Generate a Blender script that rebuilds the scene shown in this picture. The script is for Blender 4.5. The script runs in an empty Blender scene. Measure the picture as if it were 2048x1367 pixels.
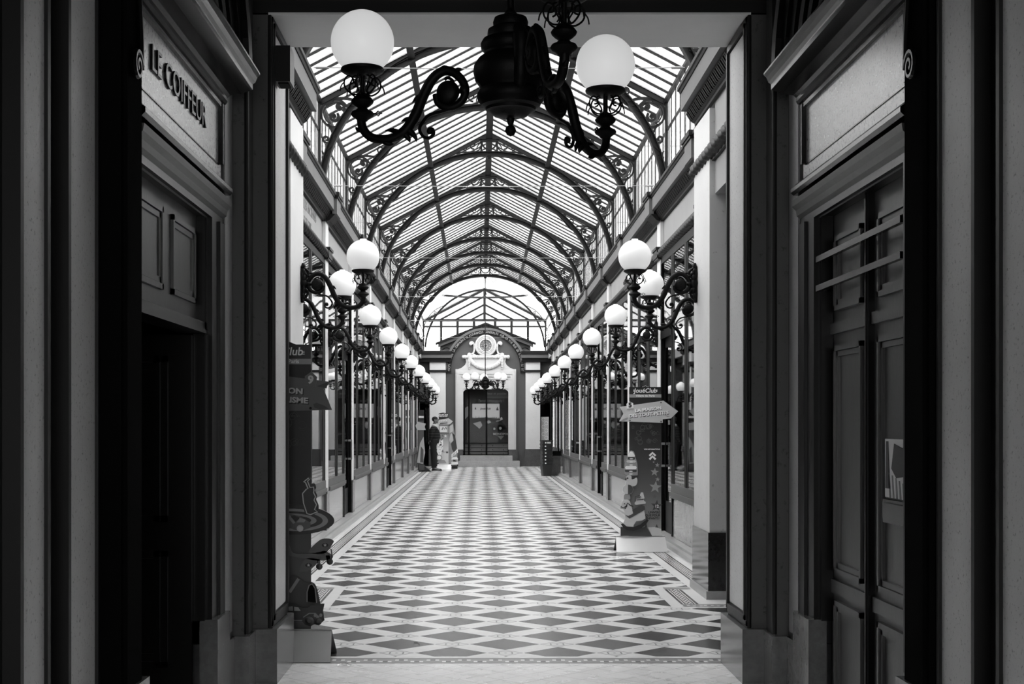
import bpy, math, random
from mathutils import Vector, Matrix
random.seed(7)
PI = math.pi
sin, cos = math.sin, math.cos
SC = bpy.context.scene
COL = SC.collection
F = 2740.0          # focal length in pixels of the 2048 px wide picture
C = 0.172           # axis of the passage
K = 0.01168         # fall of the upper structure towards the far end, m per m


def Z(z, y):
    return z - K * y


# ------------------------------------------------------------------ materials
def nodes_of(name):
    m = bpy.data.materials.new(name)
    m.use_nodes = True
    nt = m.node_tree
    nt.nodes.clear()
    out = nt.nodes.new('ShaderNodeOutputMaterial')
    return m, nt, out


class G:
    """tiny node expression builder"""
    def __init__(s, nt):
        s.nt = nt

    def n(s, t, **k):
        a = s.nt.nodes.new(t)
        for q, v in k.items():
            setattr(a, q, v)
        return a

    def put(s, sock, v):
        if hasattr(v, 'is_output'):
            s.nt.links.new(v, sock)
        else:
            sock.default_value = v

    def m(s, op, a, b=None, c=None):
        q = s.n('ShaderNodeMath', operation=op)
        s.put(q.inputs[0], a)
        if b is not None:
            s.put(q.inputs[1], b)
        if c is not None:
            s.put(q.inputs[2], c)
        return q.outputs[0]

    def add(s, a, b): return s.m('ADD', a, b)
    def sub(s, a, b): return s.m('SUBTRACT', a, b)
    def mul(s, a, b): return s.m('MULTIPLY', a, b)
    def lt(s, a, b): return s.m('LESS_THAN', a, b)
    def gt(s, a, b): return s.m('GREATER_THAN', a, b)
    def ab(s, a): return s.m('ABSOLUTE', a)
    def mx(s, a, b): return s.m('MAXIMUM', a, b)
    def mn(s, a, b): return s.m('MINIMUM', a, b)
    def fl(s, a): return s.m('FLOOR', a)
    def fr(s, a): return s.m('FRACT', a)
    def btw(s, x, a, b): return s.mul(s.gt(x, a), s.lt(x, b))

    def mix(s, f, a, b):      # scalar mix
        return s.add(s.mul(a, s.sub(1.0, f)), s.mul(b, f))

    def pos(s):
        g = s.n('ShaderNodeNewGeometry')
        x = s.n('ShaderNodeSeparateXYZ')
        s.nt.links.new(g.outputs['Position'], x.inputs[0])
        return x.outputs

    def obj(s):
        g = s.n('ShaderNodeTexCoord')
        return g.outputs['Object']

    def noise(s, vec, scale, detail=4.0, rough=0.55):
        q = s.n('ShaderNodeTexNoise')
        s.put(q.inputs['Vector'], vec)
        q.inputs['Scale'].default_value = scale
        q.inputs['Detail'].default_value = detail
        q.inputs['Roughness'].default_value = rough
        return q.outputs[0]

    def grey(s, v):
        q = s.n('ShaderNodeCombineColor')
        for i in range(3):
            s.put(q.inputs[i], v)
        return q.outputs[0]

    def bsdf(s, out, col, rough=0.6, metal=0.0, spec=0.5, bump=None, bstr=0.2, bdist=0.01):
        b = s.n('ShaderNodeBsdfPrincipled')
        s.put(b.inputs['Base Color'], col if hasattr(col, 'is_output') else (col, col, col, 1))
        s.put(b.inputs['Roughness'], rough)
        s.put(b.inputs['Metallic'], metal)
        b.inputs['Specular IOR Level'].default_value = spec
        if bump is not None:
            q = s.n('ShaderNodeBump')
            q.inputs['Strength'].default_value = bstr
            q.inputs['Distance'].default_value = bdist
            s.put(q.inputs['Height'], bump)
            s.nt.links.new(q.outputs[0], b.inputs['Normal'])
        s.nt.links.new(b.outputs[0], out.inputs[0])
        return b


def mat(name, v, rough=0.6, metal=0.0, spec=0.5, var=0.12, scale=3.0, bump=0.0, stretch=None):
    m, nt, out = nodes_of(name)
    g = G(nt)
    o = g.obj()
    if stretch:
        mp = g.n('ShaderNodeMapping')
        mp.inputs['Scale'].default_value = stretch
        nt.links.new(o, mp.inputs[0])
        o = mp.outputs[0]
    nz = g.noise(o, scale, 6.0, 0.6)
    val = g.mul(g.add(1.0 - var, g.mul(nz, 2 * var)), v)
    fine = g.noise(o, scale * 14, 3.0)
    g.bsdf(out, g.grey(val), rough, metal, spec, fine if bump else None, bump)
    return m


def mat_speckle(name, base, dark, thr, scale, rough, bump=0.05, spec=0.5):
    """plaster or stone with dark flecks"""
    m, nt, out = nodes_of(name)
    g = G(nt)
    o = g.obj()
    nz = g.noise(o, scale, 5.0, 0.7)
    big = g.noise(o, 1.6, 4.0)
    f = g.n('ShaderNodeMapRange')
    g.put(f.inputs[0], nz)
    f.inputs[1].default_value = thr
    f.inputs[2].default_value = thr + 0.12
    v = g.mix(f.outputs[0], dark, g.mul(base, g.add(0.85, g.mul(big, 0.3))))
    g.bsdf(out, g.grey(v), rough, 0, spec, nz, bump)
    return m


def mat_marble(name, base, dark, rough=0.15):
    m, nt, out = nodes_of(name)
    g = G(nt)
    o = g.obj()
    nz = g.noise(o, 5.0, 8.0, 0.65)
    v2 = g.noise(o, 22.0, 4.0, 0.7)
    v = g.add(g.mix(nz, dark, base), g.mul(g.sub(v2, 0.5), (base - dark) * 0.8))
    g.bsdf(out, g.grey(g.mx(v, 0.004)), rough, 0, 0.5)
    return m


def mat_emit(name, v, e, rough=0.35):
    m, nt, out = nodes_of(name)
    g = G(nt)
    b = g.bsdf(out, v, rough, 0, 0.5)
    b.inputs['Emission Color'].default_value = (1, 1, 1, 1)
    b.inputs['Emission Strength'].default_value = e
    return m


M = {}
M['iron'] = mat('cast_iron_black', 0.003, 0.5, 0.0, 0.16, 0.25, 9, 0.15)
M['arch'] = mat('painted_iron_grey', 0.009, 0.5, 0.0, 0.12, 0.2, 6, 0.05)
M['bar'] = mat('glazing_bar_paint', 0.012, 0.55, 0, 0.15, 0.15, 5)
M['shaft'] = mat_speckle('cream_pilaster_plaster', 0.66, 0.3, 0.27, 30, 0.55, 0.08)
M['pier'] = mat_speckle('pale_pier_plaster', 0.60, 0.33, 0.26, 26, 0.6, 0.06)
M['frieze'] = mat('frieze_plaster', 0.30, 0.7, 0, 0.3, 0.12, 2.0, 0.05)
M['cornice'] = mat('cornice_grey', 0.115, 0.6, 0, 0.2, 0.12, 3.0, 0.05)
M['corniced'] = mat('cornice_dark', 0.008, 0.55, 0, 0.15, 0.2, 4.0, 0.08)
M['rope'] = mat('moulding_dark', 0.014, 0.5, 0, 0.2, 0.2, 5.0, 0.05)
M['wood'] = mat('dark_varnished_wood', 0.004, 0.4, 0, 0.06, 0.25, 4.0, 0.02, (6, 6, 0.6))
M['woodm'] = mat('brown_shopfront_wood', 0.09, 0.4, 0, 0.4, 0.2, 4.0, 0.03, (5, 5, 0.8))
M['sill'] = mat('window_sill_wood', 0.08, 0.4, 0, 0.4, 0.18, 4.0, 0.03)
M['marble'] = mat_marble('pale_marble_panel', 0.34, 0.17, 0.12)
M['plinth'] = mat_marble('grey_granite_plinth', 0.09, 0.03, 0.22)
M['black_granite'] = mat_marble('black_granite', 0.03, 0.002, 0.12)
M['plinthd'] = mat_marble('brown_marble_plinth', 0.20, 0.07, 0.2)
M['curb'] = mat_marble('stone_curb', 0.36, 0.24, 0.3)
M['jamb'] = mat_speckle('entrance_plaster', 0.84, 0.25, 0.30, 60, 0.42, 0.12)
M['jambp'] = mat_speckle('jamb_panel_lit', 0.72, 0.22, 0.30, 60, 0.42, 0.12)  # side face turned to the passage; its light is put into the paler base
M['jambm'] = mat_speckle('entrance_plaster_shaded_stone', 0.30, 0.12, 0.30, 60, 0.45, 0.1)  # darker copy of the entrance plaster, shade put into the base
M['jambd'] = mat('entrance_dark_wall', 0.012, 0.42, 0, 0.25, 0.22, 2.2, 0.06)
M['jambf'] = mat_speckle('entrance_stone_shaded', 0.085, 0.03, 0.3, 26, 0.45, 0.06, 0.3)  # front faces; their shade is put into the darker base
M['casing'] = mat('door_casing_dark', 0.003, 0.3, 0, 0.25, 0.2, 5.0, 0.04)
M['post'] = mat('black_rough_post', 0.004, 0.95, 0, 0.02, 0.2, 5.0)
M['oak'] = mat('worn_oak_door', 0.095, 0.3, 0, 0.45, 0.28, 3.0, 0.12, (7, 7, 0.7))
M['oakp'] = mat_speckle('worn_sheen_panel', 0.62, 0.05, 0.34, 46, 0.2, 0.12, 0.9)  # pale base puts the roof's reflection into the panel colour; flecks are pits
M['oakd'] = mat('dark_oak_moulding', 0.003, 0.14, 0, 0.35, 0.25, 5.0, 0.06, (6, 1.0, 6))
M['soffit'] = mat('soffit_plaster', 0.80, 0.8, 0, 0.2, 0.08, 2.5, 0.03)
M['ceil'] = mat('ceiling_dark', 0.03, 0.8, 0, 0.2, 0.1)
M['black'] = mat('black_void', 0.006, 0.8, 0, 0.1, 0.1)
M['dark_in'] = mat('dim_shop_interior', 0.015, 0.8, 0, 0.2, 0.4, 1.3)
M['steel'] = mat('galvanised_steel', 0.62, 0.35, 0.25, 0.5, 0.10, 5.0, 0.02)
M['steeld'] = mat('dull_steel', 0.24, 0.38, 0.3, 0.5, 0.12, 5.0, 0.02)
M['blackb'] = mat('black_board', 0.012, 0.4, 0, 0.4, 0.1)
M['white'] = mat('white_print', 0.85, 0.5, 0, 0.3, 0.03)
M['wall_end'] = mat('end_wall_grey', 0.075, 0.6, 0, 0.3, 0.12, 2.0, 0.05)
M['stonew'] = mat_speckle('white_portal_stone', 0.52, 0.30, 0.25, 18, 0.6, 0.1)
M['carved'] = mat_speckle('carved_white_plaster', 0.56, 0.36, 0.40, 30, 0.7, 0.9)
M['step'] = mat_marble('stone_step', 0.42, 0.22, 0.35)
M['dial'] = mat('clock_dial', 0.15, 0.5, 0, 0.4, 0.3, 9)
M['tex_mid'] = mat('grey_print', 0.30, 0.5, 0, 0.3, 0.05)
M['tex_dark'] = mat('dark_print', 0.06, 0.5, 0, 0.3, 0.05)
M['tex_light'] = mat('light_print', 0.55, 0.5, 0, 0.3, 0.04)
M['skin'] = mat('skin', 0.16, 0.5, 0, 0.4, 0.08, 8)
M['hair'] = mat('short_hair', 0.02, 0.7, 0, 0.2, 0.2, 30)
M['cloth'] = mat('dark_trousers', 0.014, 0.8, 0, 0.2, 0.3, 12)
M['shoe'] = mat('black_shoe', 0.012, 0.3, 0, 0.5, 0.1)
M['facade'] = mat('pale_facade_render', 0.42, 0.9, 0, 0.1, 0.04, 0.4)
M['shutter'] = mat('facade_shutter', 0.26, 0.8, 0, 0.1, 0.06)
M['pane_far'] = mat('facade_window', 0.15, 0.6, 0, 0.2, 0.1)
M['rail_far'] = mat('facade_railing', 0.12, 0.6, 0, 0.2, 0.1)
M['plastic'] = mat('black_plastic', 0.014, 0.4, 0, 0.5, 0.1)
M['globe'] = mat_emit('opal_glass_lit', 0.78, 0.36, 0.3)
M['globe_dim'] = mat_emit('opal_glass', 0.74, 0.50, 0.35)
M['screen'] = mat_emit('lit_screen', 0.3, 0.30, 0.3)
M['wire'] = mat('steel_cable', 0.30, 0.5, 0.2, 0.3, 0.05)


def mat_glass_roof():
    m, nt, out = nodes_of('dusty_roof_glass')
    g = G(nt)
    tr = g.n('ShaderNodeBsdfTransparent')
    tr.inputs[0].default_value = (0.93, 0.93, 0.93, 1)
    tl = g.n('ShaderNodeBsdfTranslucent')
    tl.inputs[0].default_value = (0.9, 0.9, 0.9, 1)
    mx = g.n('ShaderNodeMixShader')
    nz = g.noise(g.obj(), 3.0, 5.0, 0.6)
    g.put(mx.inputs[0], g.add(0.06, g.mul(nz, 0.16)))
    nt.links.new(tr.outputs[0], mx.inputs[1])
    nt.links.new(tl.outputs[0], mx.inputs[2])
    nt.links.new(mx.outputs[0], out.inputs[0])
    return m


def mat_glass_shop(name, tint, ior):
    m, nt, out = nodes_of(name)
    g = G(nt)
    tr = g.n('ShaderNodeBsdfTransparent')
    tr.inputs[0].default_value = (tint, tint, tint, 1)
    gl = g.n('ShaderNodeBsdfGlossy')
    gl.inputs['Roughness'].default_value = 0.015
    gl.inputs[0].default_value = (0.92, 0.92, 0.92, 1)
    fz = g.n('ShaderNodeFresnel')
    fz.inputs[0].default_value = ior
    nzb = g.n('ShaderNodeBump')
    nzb.inputs['Strength'].default_value = 0.005
    nzb.inputs['Distance'].default_value = 0.05
    g.put(nzb.inputs['Height'], g.noise(g.obj(), 1.7, 1.0))
    nt.links.new(nzb.outputs[0], gl.inputs['Normal'])
    mx = g.n('ShaderNodeMixShader')
    nt.links.new(fz.outputs[0], mx.inputs[0])
    nt.links.new(tr.outputs[0], mx.inputs[1])
    nt.links.new(gl.outputs[0], mx.inputs[2])
    nt.links.new(mx.outputs[0], out.inputs[0])
    return m


M['glass_roof'] = mat_glass_roof()
M['glass'] = mat_glass_shop('shop_window_glass', 0.6, 2.3)
M['glass_door'] = mat_glass_shop('door_glass', 0.85, 1.12)

D = 0.716       # diagonal of the repeat of the lozenge floor
Y0 = 8.995


def mat_floor_diamond():
    m, nt, out = nodes_of('lozenge_cement_tiles')
    g = G(nt)
    p = g.pos()
    x = g.sub(p[0], 0.168)
    y = g.sub(p[1], Y0)
    per = D / math.sqrt(2)
    s = 1 / math.sqrt(2) / per
    a = g.mul(g.add(x, y), s)
    b = g.mul(g.sub(x, y), s)
    ia = g.fl(g.add(a, 0.5))
    ib = g.fl(g.add(b, 0.5))
    da = g.sub(a, ia)
    db = g.sub(b, ib)
    fa, fb = g.ab(da), g.ab(db)
    sixth = 1 / 6.0
    flower = g.mul(g.lt(fa, sixth), g.lt(fb, sixth))
    # dark squares sit between four small tiles
    ha = g.fr(a)
    hb = g.fr(b)
    dark = g.mul(g.btw(ha, sixth, 1 - sixth), g.btw(hb, sixth, 1 - sixth))
    cv = g.n('ShaderNodeCombineXYZ')
    g.put(cv.inputs[0], g.fl(g.mul(a, 2.0) if False else a))
    g.put(cv.inputs[1], g.fl(b))
    wn = g.n('ShaderNodeTexWhiteNoise', noise_dimensions='2D')
    nt.links.new(cv.outputs[0], wn.inputs['Vector'])
    # quarter tiles
    cv2 = g.n('ShaderNodeCombineXYZ')
    g.put(cv2.inputs[0], g.fl(g.mul(a, 2.0)))
    g.put(cv2.inputs[1], g.fl(g.mul(b, 2.0)))
    wn2 = g.n('ShaderNodeTexWhiteNoise', noise_dimensions='2D')
    nt.links.new(cv2.outputs[0], wn2.inputs['Vector'])
    geo = g.n('ShaderNodeNewGeometry')
    nz = g.noise(geo.outputs['Position'], 5.0, 5.0, 0.65)
    dv = g.add(g.add(0.008, g.mul(wn.outputs[0], 0.045)), g.mul(g.add(g.mul(wn2.outputs[0], 0.5), nz), 0.02))
    wv = g.add(0.74, g.mul(g.sub(nz, 0.5), 0.16))
    # motif
    r = g.m('SQRT', g.add(g.mul(da, da), g.mul(db, db)))
    th = g.m('ARCTAN2', db, da)
    rr = g.add(0.095, g.mul(g.m('COSINE', g.mul(th, 4.0)), 0.016))
    ring = g.lt(g.ab(g.sub(r, rr)), 0.010)
    edge = g.gt(g.mx(fa, fb), 0.148)
    cdot = g.lt(r, 0.018)
    mot = g.mn(1.0, g.add(g.add(ring, edge), cdot))
    fv = g.mix(g.mul(mot, 0.72), g.mul(wv, 0.9), 0.10)
    v = g.mix(dark, wv, dv)
    v = g.mix(flower, v, fv)
    # joints
    j1 = g.mn(g.ab(g.sub(fa, sixth)), g.ab(g.sub(fb, sixth)))
    j2 = g.mul(dark, g.lt(g.mn(g.ab(g.sub(ha, 0.5)), g.ab(g.sub(hb, 0.5))), 0.004))
    v = g.mix(g.mul(j2, 0.35), v, 0.2)
    v = g.mix(g.mul(g.lt(j1, 0.004), 0.25), v, 0.25)
    b_ = g.bsdf(out, g.grey(v), g.add(0.17, g.mul(nz, 0.14)), 0, 0.4)
    return m


def mat_floor_cream():
    m, nt, out = nodes_of('cream_floor_tiles')
    g = G(nt)
    p = g.pos()
    s = 1 / math.sqrt(2) / 0.17
    a = g.mul(g.add(p[0], p[1]), s)
    b = g.mul(g.sub(p[0], p[1]), s)
    fa = g.ab(g.sub(g.fr(a), 0.5))
    fb = g.ab(g.sub(g.fr(b), 0.5))
    joint = g.gt(g.mx(fa, fb), 0.484)
    cv = g.n('ShaderNodeCombineXYZ')
    g.put(cv.inputs[0], g.fl(a))
    g.put(cv.inputs[1], g.fl(b))
    wn = g.n('ShaderNodeTexWhiteNoise', noise_dimensions='2D')
    nt.links.new(cv.outputs[0], wn.inputs['Vector'])
    geo = g.n('ShaderNodeNewGeometry')
    nz = g.noise(geo.outputs['Position'], 4.0, 5.0)
    v = g.add(0.80, g.add(g.mul(wn.outputs[0], 0.05), g.mul(g.sub(nz, 0.5), 0.06)))
    v = g.mix(g.mul(joint, 0.65), v, 0.18)
    g.bsdf(out, g.grey(v), g.add(0.2, g.mul(nz, 0.15)), 0, 0.5)
    return m


def mat_floor_band(name, axis, c0, w, centre, sq=0.05):
    """border of dark lines round a checkered middle; axis 0 runs along y, mirrored about centre"""
    m, nt, out = nodes_of(name)
    g = G(nt)
    p = g.pos()
    if axis == 0:
        t = g.mul(g.sub(g.ab(g.sub(p[0], centre)), c0), 1 / w)
        l = p[1]
    else:
        t = g.mul(g.sub(p[1], c0), 1 / w)
        l = p[0]
    dk = g.mx(g.btw(t, 0.0, 0.15), g.btw(t, 0.22, 0.30))
    dk = g.mx(dk, g.mx(g.btw(t, 0.70, 0.78), g.btw(t, 0.85, 1.0)))
    row = g.fl(g.mul(g.sub(t, 0.34), 1 / 0.10667))
    col = g.fl(g.mul(l, 1 / sq))
    ck = g.m('MODULO', g.ab(g.add(row, col)), 2.0)
    ck = g.mul(g.gt(ck, 0.5), g.btw(t, 0.34, 0.66))
    f = g.mx(dk, ck)
    v = g.mix(f, 0.68, 0.05)
    g.bsdf(out, g.grey(v), 0.25, 0, 0.5)
    return m


def mat_floor_stripe(name, c0, w):
    m, nt, out = nodes_of(name)
    g = G(nt)
    p = g.pos()
    t = g.mul(g.sub(p[1], c0), 1 / w)
    l = g.fr(g.mul(p[0], 1 / 0.2))
    l2 = g.fr(g.add(g.mul(p[0], 1 / 0.2), 0.5))
    v = 0.22
    ln = g.mx(g.btw(t, 0.0, 0.1), g.btw(t, 0.9, 1.0))
    v = g.mix(ln, v, 0.05)
    thin = g.btw(t, 0.44, 0.5)
    v = g.mix(g.mul(thin, 0.6), v, 0.6)
    for (q, lo, hi) in ((l, 0.5, 0.72), (l2, 0.24, 0.46)):
        band = g.btw(t, lo, hi)
        v = g.mix(g.mul(band, g.btw(q, 0.3, 0.7)), v, 0.78)
        v = g.mix(g.mul(band, g.btw(q, 0.42, 0.58)), v, 0.04)
    g.bsdf(out, g.grey(v), 0.3, 0, 0.5)
    return m


M['f_diamond'] = mat_floor_diamond()
M['f_cream'] = mat_floor_cream()
M['f_white'] = mat('white_floor_strip', 0.74, 0.22, 0, 0.5, 0.08, 4.0)
M['f_grey'] = mat('stone_floor_edge', 0.5, 0.3, 0, 0.5, 0.08, 4.0)
M['f_band'] = mat_floor_band('floor_border_band', 0, 1.85, 0.15, C)
M['f_bandp'] = mat_floor_band('floor_border_band_pier', 0, 1.505, 0.15, C)
M['f_stripe'] = mat_floor_stripe('floor_threshold_stripe', 8.60, 0.20)
M['f_stripe2'] = mat_floor_stripe('floor_cross_stripe', 11.27, 0.16)


# ------------------------------------------------------------------ mesh helpers
class MB:
    def __init__(s):
        s.v, s.f, s.mi = [], [], []
        s.slot = 0

    def face(s, idx):
        s.f.append(tuple(idx))
        s.mi.append(s.slot)

    def grid(s, rings, closed=True, caps=True):
        n = len(rings[0])
        o = len(s.v)
        for r in rings:
            s.v.extend([tuple(p) for p in r])
        for i in range(len(rings) - 1):
            for j in range(n if closed else n - 1):
                a = o + i * n + j
                b = o + i * n + (j + 1) % n
                s.face((a, b, b + n, a + n))
        if caps and closed:
            s.face([o + j for j in range(n)][::-1])
            s.face([o + (len(rings) - 1) * n + j for j in range(n)])
        return s

    def box(s, x0, x1, y0, y1, z0, z1):
        x0, x1 = sorted((x0, x1)); y0, y1 = sorted((y0, y1)); z0, z1 = sorted((z0, z1))
        o = len(s.v)
        s.v += [(x0, y0, z0), (x1, y0, z0), (x1, y1, z0), (x0, y1, z0), (x0, y0, z1), (x1, y0, z1), (x1, y1, z1), (x0, y1, z1)]
        for q in ((3, 2, 1, 0), (4, 5, 6, 7), (0, 1, 5, 4), (1, 2, 6, 5), (2, 3, 7, 6), (3, 0, 4, 7)):
            s.face([o + i for i in q])
        return s

    def quad(s, a, b, c, d):
        o = len(s.v)
        s.v += [tuple(a), tuple(b), tuple(c), tuple(d)]
        s.face((o, o + 1, o + 2, o + 3))
        return s

    def prism(s, poly, d0, d1, axis='y'):
        """poly of (a,b) extruded; axis y: (x,z), axis x: (y,z), axis z: (x,y)"""
        def mk(a, b, d):
            return {'y': (a, d, b), 'x': (d, a, b), 'z': (a, b, d)}[axis]
        n = len(poly)
        o = len(s.v)
        s.v += [mk(a, b, d0) for a, b in poly] + [mk(a, b, d1) for a, b in poly]
        s.face([o + i for i in range(n)])
        s.face([o + n + i for i in range(n)][::-1])
        for i in range(n):
            j = (i + 1) % n
            s.face((o + i, o + n + i, o + n + j, o + j))
        return s

    def tube(s, pts, r, n=8, flat=None, caps=True):
        pts = [Vector(p) for p in pts]
        rs = list(r) if isinstance(r, (list, tuple)) else [r] * len(pts)
        if len(rs) != len(pts):      # stretch a short taper over the path
            m0 = len(rs) - 1
            rs = [rs[min(m0, round(i * m0 / max(1, len(pts) - 1)))] for i in range(len(pts))]
        rings = []
        up = None
        for i, p in enumerate(pts):
            t = (pts[min(i + 1, len(pts) - 1)] - pts[max(i - 1, 0)])
            if t.length < 1e-9:
                t = Vector((0, 0, 1))
            t.normalize()
            if up is None:
                up = Vector((0, 1, 0)) if abs(t.y) < 0.9 else Vector((1, 0, 0))
            up = (up - t * up.dot(t))
            if up.length < 1e-6:
                up = Vector((1, 0, 0)) - t * t.x
            up.normalize()
            w = t.cross(up)
            rings.append([p + (up * cos(2 * PI * k / n) * (flat or 1.0) + w * sin(2 * PI * k / n)) * rs[i] for k in range(n)])
        return s.grid(rings, True, caps)

    def ribbon(s, pts, w, d, y=0.0):
        """flat bar following pts (x,z), thickness w in plane, depth d along y"""
        P = [Vector((p[0], p[1])) for p in pts]
        ws = w if isinstance(w, (list, tuple)) else [w] * len(P)
        rings = []
        for i, p in enumerate(P):
            t = P[min(i + 1, len(P) - 1)] - P[max(i - 1, 0)]
            if t.length < 1e-9:
                t = Vector((1, 0))
            t.normalize()
            nn = Vector((-t.y, t.x)) * ws[i] * 0.5
            a, b = p + nn, p - nn
            rings.append([(a.x, y - d / 2, a.y), (a.x, y + d / 2, a.y), (b.x, y + d / 2, b.y), (b.x, y - d / 2, b.y)])
        return s.grid(rings, True, True)

    def lathe(s, prof, n=24, c=(0, 0, 0), axis='z', sx=1.0):
        rings = []
        for r, h in prof:
            ring = []
            for k in range(n):
                a = 2 * PI * k / n
                q = (r * cos(a) * sx, r * sin(a), h)
                if axis == 'y':
                    q = (q[0], q[2], q[1])
                if axis == 'x':
                    q = (q[2], q[0], q[1])
                ring.append((c[0] + q[0], c[1] + q[1], c[2] + q[2]))
            rings.append(ring)
        return s.grid(rings, True, True)

    def ball(s, c, r, n=16, m=10, sc=(1, 1, 1)):
        rings = []
        for i in range(1, m):
            a = PI * i / m
            rings.append([(c[0] + sc[0] * r * sin(a) * cos(2 * PI * k / n), c[1] + sc[1] * r * sin(a) * sin(2 * PI * k / n), c[2] - sc[2] * r * cos(a)) for k in range(n)])
        return s.grid(rings, True, True)

    def run(s, prof, y0, y1, sd, k=K, dh=0.0):
        """profile of (h,z) swept along the passage on side sd"""
        n = len(prof)
        r0 = [(C + sd * (h + dh), y0, z - k * y0) for h, z in prof]
        r1 = [(C + sd * (h + dh), y1, z - k * y1) for h, z in prof]
        return s.grid([r0, r1], True, True)

    def add(s, o, mtx=None):
        b = len(s.v)
        for p in o.v:
            q = (mtx @ Vector(p)) if mtx is not None else p
            s.v.append(tuple(q))
        for f in o.f:
            s.face([i + b for i in f])
        return s

    def mesh(s, name, mats, smooth=0):
        me = bpy.data.meshes.new(name)
        me.from_pydata(s.v, [], s.f)
        for m in (mats if isinstance(mats, (list, tuple)) else [mats]):
            me.materials.append(M[m] if isinstance(m, str) else m)
        if max(s.mi, default=0):
            me.polygons.foreach_set('material_index', s.mi)
        import bmesh
        bm = bmesh.new()
        bm.from_mesh(me)
        bmesh.ops.recalc_face_normals(bm, faces=bm.faces)
        bm.to_mesh(me)
        bm.free()
        if smooth:
            me.polygons.foreach_set('use_smooth', [True] * len(me.polygons))
            me.set_sharp_from_angle(angle=math.radians(smooth))
        me.update()
        return me

    def build(s, name, mats, parent=None, smooth=0, loc=None, rot=None):
        return link(name, s.mesh(name, mats, smooth), parent, loc, rot)


def link(name, me, parent=None, loc=None, rot=None):
    o = bpy.data.objects.new(name, me)
    COL.objects.link(o)
    if parent is not None:
        o.parent = parent
    if loc is not None:
        o.location = loc
    if rot is not None:
        o.rotation_euler = rot
    return o


def tag(o, label=None, cat=None, group=None, kind=None):
    if label: o['label'] = label
    if cat: o['category'] = cat
    if group: o['group'] = group
    if kind: o['kind'] = kind
    return o


def thing(name, label, cat, loc=(0, 0, 0), rz=0.0, group=None, kind=None):
    o = bpy.data.objects.new(name, None)
    o.empty_display_size = 0.1
    COL.objects.link(o)
    o.location = loc
    o.rotation_euler = (0, 0, rz)
    return tag(o, label, cat, group, kind)


def copy_tree(o, parent=None):
    c = o.copy()
    COL.objects.link(c)
    if parent is not None:
        c.parent = parent
    for ch in list(o.children):
        copy_tree(ch, c)
    return c


def smooth_path(pts, n=6):
    """Catmull-Rom through pts"""
    P = [Vector(p) for p in pts]
    out = []
    for i in range(len(P) - 1):
        p0 = P[max(i - 1, 0)]; p1 = P[i]; p2 = P[i + 1]; p3 = P[min(i + 2, len(P) - 1)]
        for k in range(n):
            t = k / n
            out.append(0.5 * ((2 * p1) + (p2 - p0) * t + (2 * p0 - 5 * p1 + 4 * p2 - p3) * t * t + (3 * p1 - p0 - 3 * p2 + p3) * t ** 3))
    out.append(P[-1])
    return out


def spiral(cx, cz, r0, r1, a0, a1, n=24):
    return [(cx + (r0 + (r1 - r0) * i / n) * cos(a0 + (a1 - a0) * i / n), cz + (r0 + (r1 - r0) * i / n) * sin(a0 + (a1 - a0) * i / n)) for i in range(n + 1)]


def text_mb(txt, size, depth=0.004, bold=0.0, align='CENTER', shear=0.0):
    """flat text standing in the x-z plane, facing -y"""
    cu = bpy.data.curves.new('t', 'FONT')
    cu.body = txt
    cu.size = size
    cu.extrude = depth
    cu.offset = bold
    cu.shear = shear
    cu.align_x = align
    cu.align_y = 'CENTER'
    cu.resolution_u = 3
    o = bpy.data.objects.new('t', cu)
    me = o.to_mesh()
    mb = MB()
    mb.v = [(v.co.x, -v.co.z, v.co.y) for v in me.vertices]
    for p in me.polygons:
        mb.face(list(p.vertices))
    o.to_mesh_clear()
    bpy.data.objects.remove(o)
    bpy.data.curves.remove(cu)
    return mb


def T(x=0, y=0, z=0, rx=0, ry=0, rz=0, s=1):
    from mathutils import Euler
    return Matrix.LocRotScale(Vector((x, y, z)), Euler((rx, ry, rz)), Vector((s, s, s)) if not isinstance(s, tuple) else Vector(s))


def ordinal(i):
    return ['first', 'second', 'third', 'fourth', 'fifth', 'sixth', 'seventh', 'eighth', 'ninth', 'tenth', 'eleventh', 'twelfth', 'thirteenth', 'fourteenth', 'fifteenth'][i]


# ------------------------------------------------------------------ camera
cam = bpy.data.cameras.new('camera')
cam.sensor_width = 36.0
cam.lens = F / 2048 * 36.0
cam.shift_x = 64.0 / 2048
cam.shift_y = 164.5 / 2048
cam.clip_end = 300
co = bpy.data.objects.new('camera', cam)
COL.objects.link(co)
co.location = (0, 0, 1.5)
co.rotation_euler = (PI / 2, 0, 0)
SC.camera = co

PY = [14.7, 18.3, 22.0, 25.6, 29.2, 32.8, 36.4, 39.2, 41.9, 44.6]
YEND = 46.6
NB0, NB1 = 8.64, 12.62      # near bay where the walls step in
DH = -0.415
SIDE = {-1: 'left', 1: 'right'}

# ------------------------------------------------------------------ floor
fb = MB()
fm = ['f_diamond', 'f_cream', 'f_white', 'f_band', 'f_bandp', 'f_stripe', 'f_stripe2', 'f_grey']


def fr(slot, h0, h1, y0, y1):
    fb.slot = slot
    fb.quad((C + h0, y0, 0), (C + h1, y0, 0), (C + h1, y1, 0), (C + h0, y1, 0))


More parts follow.
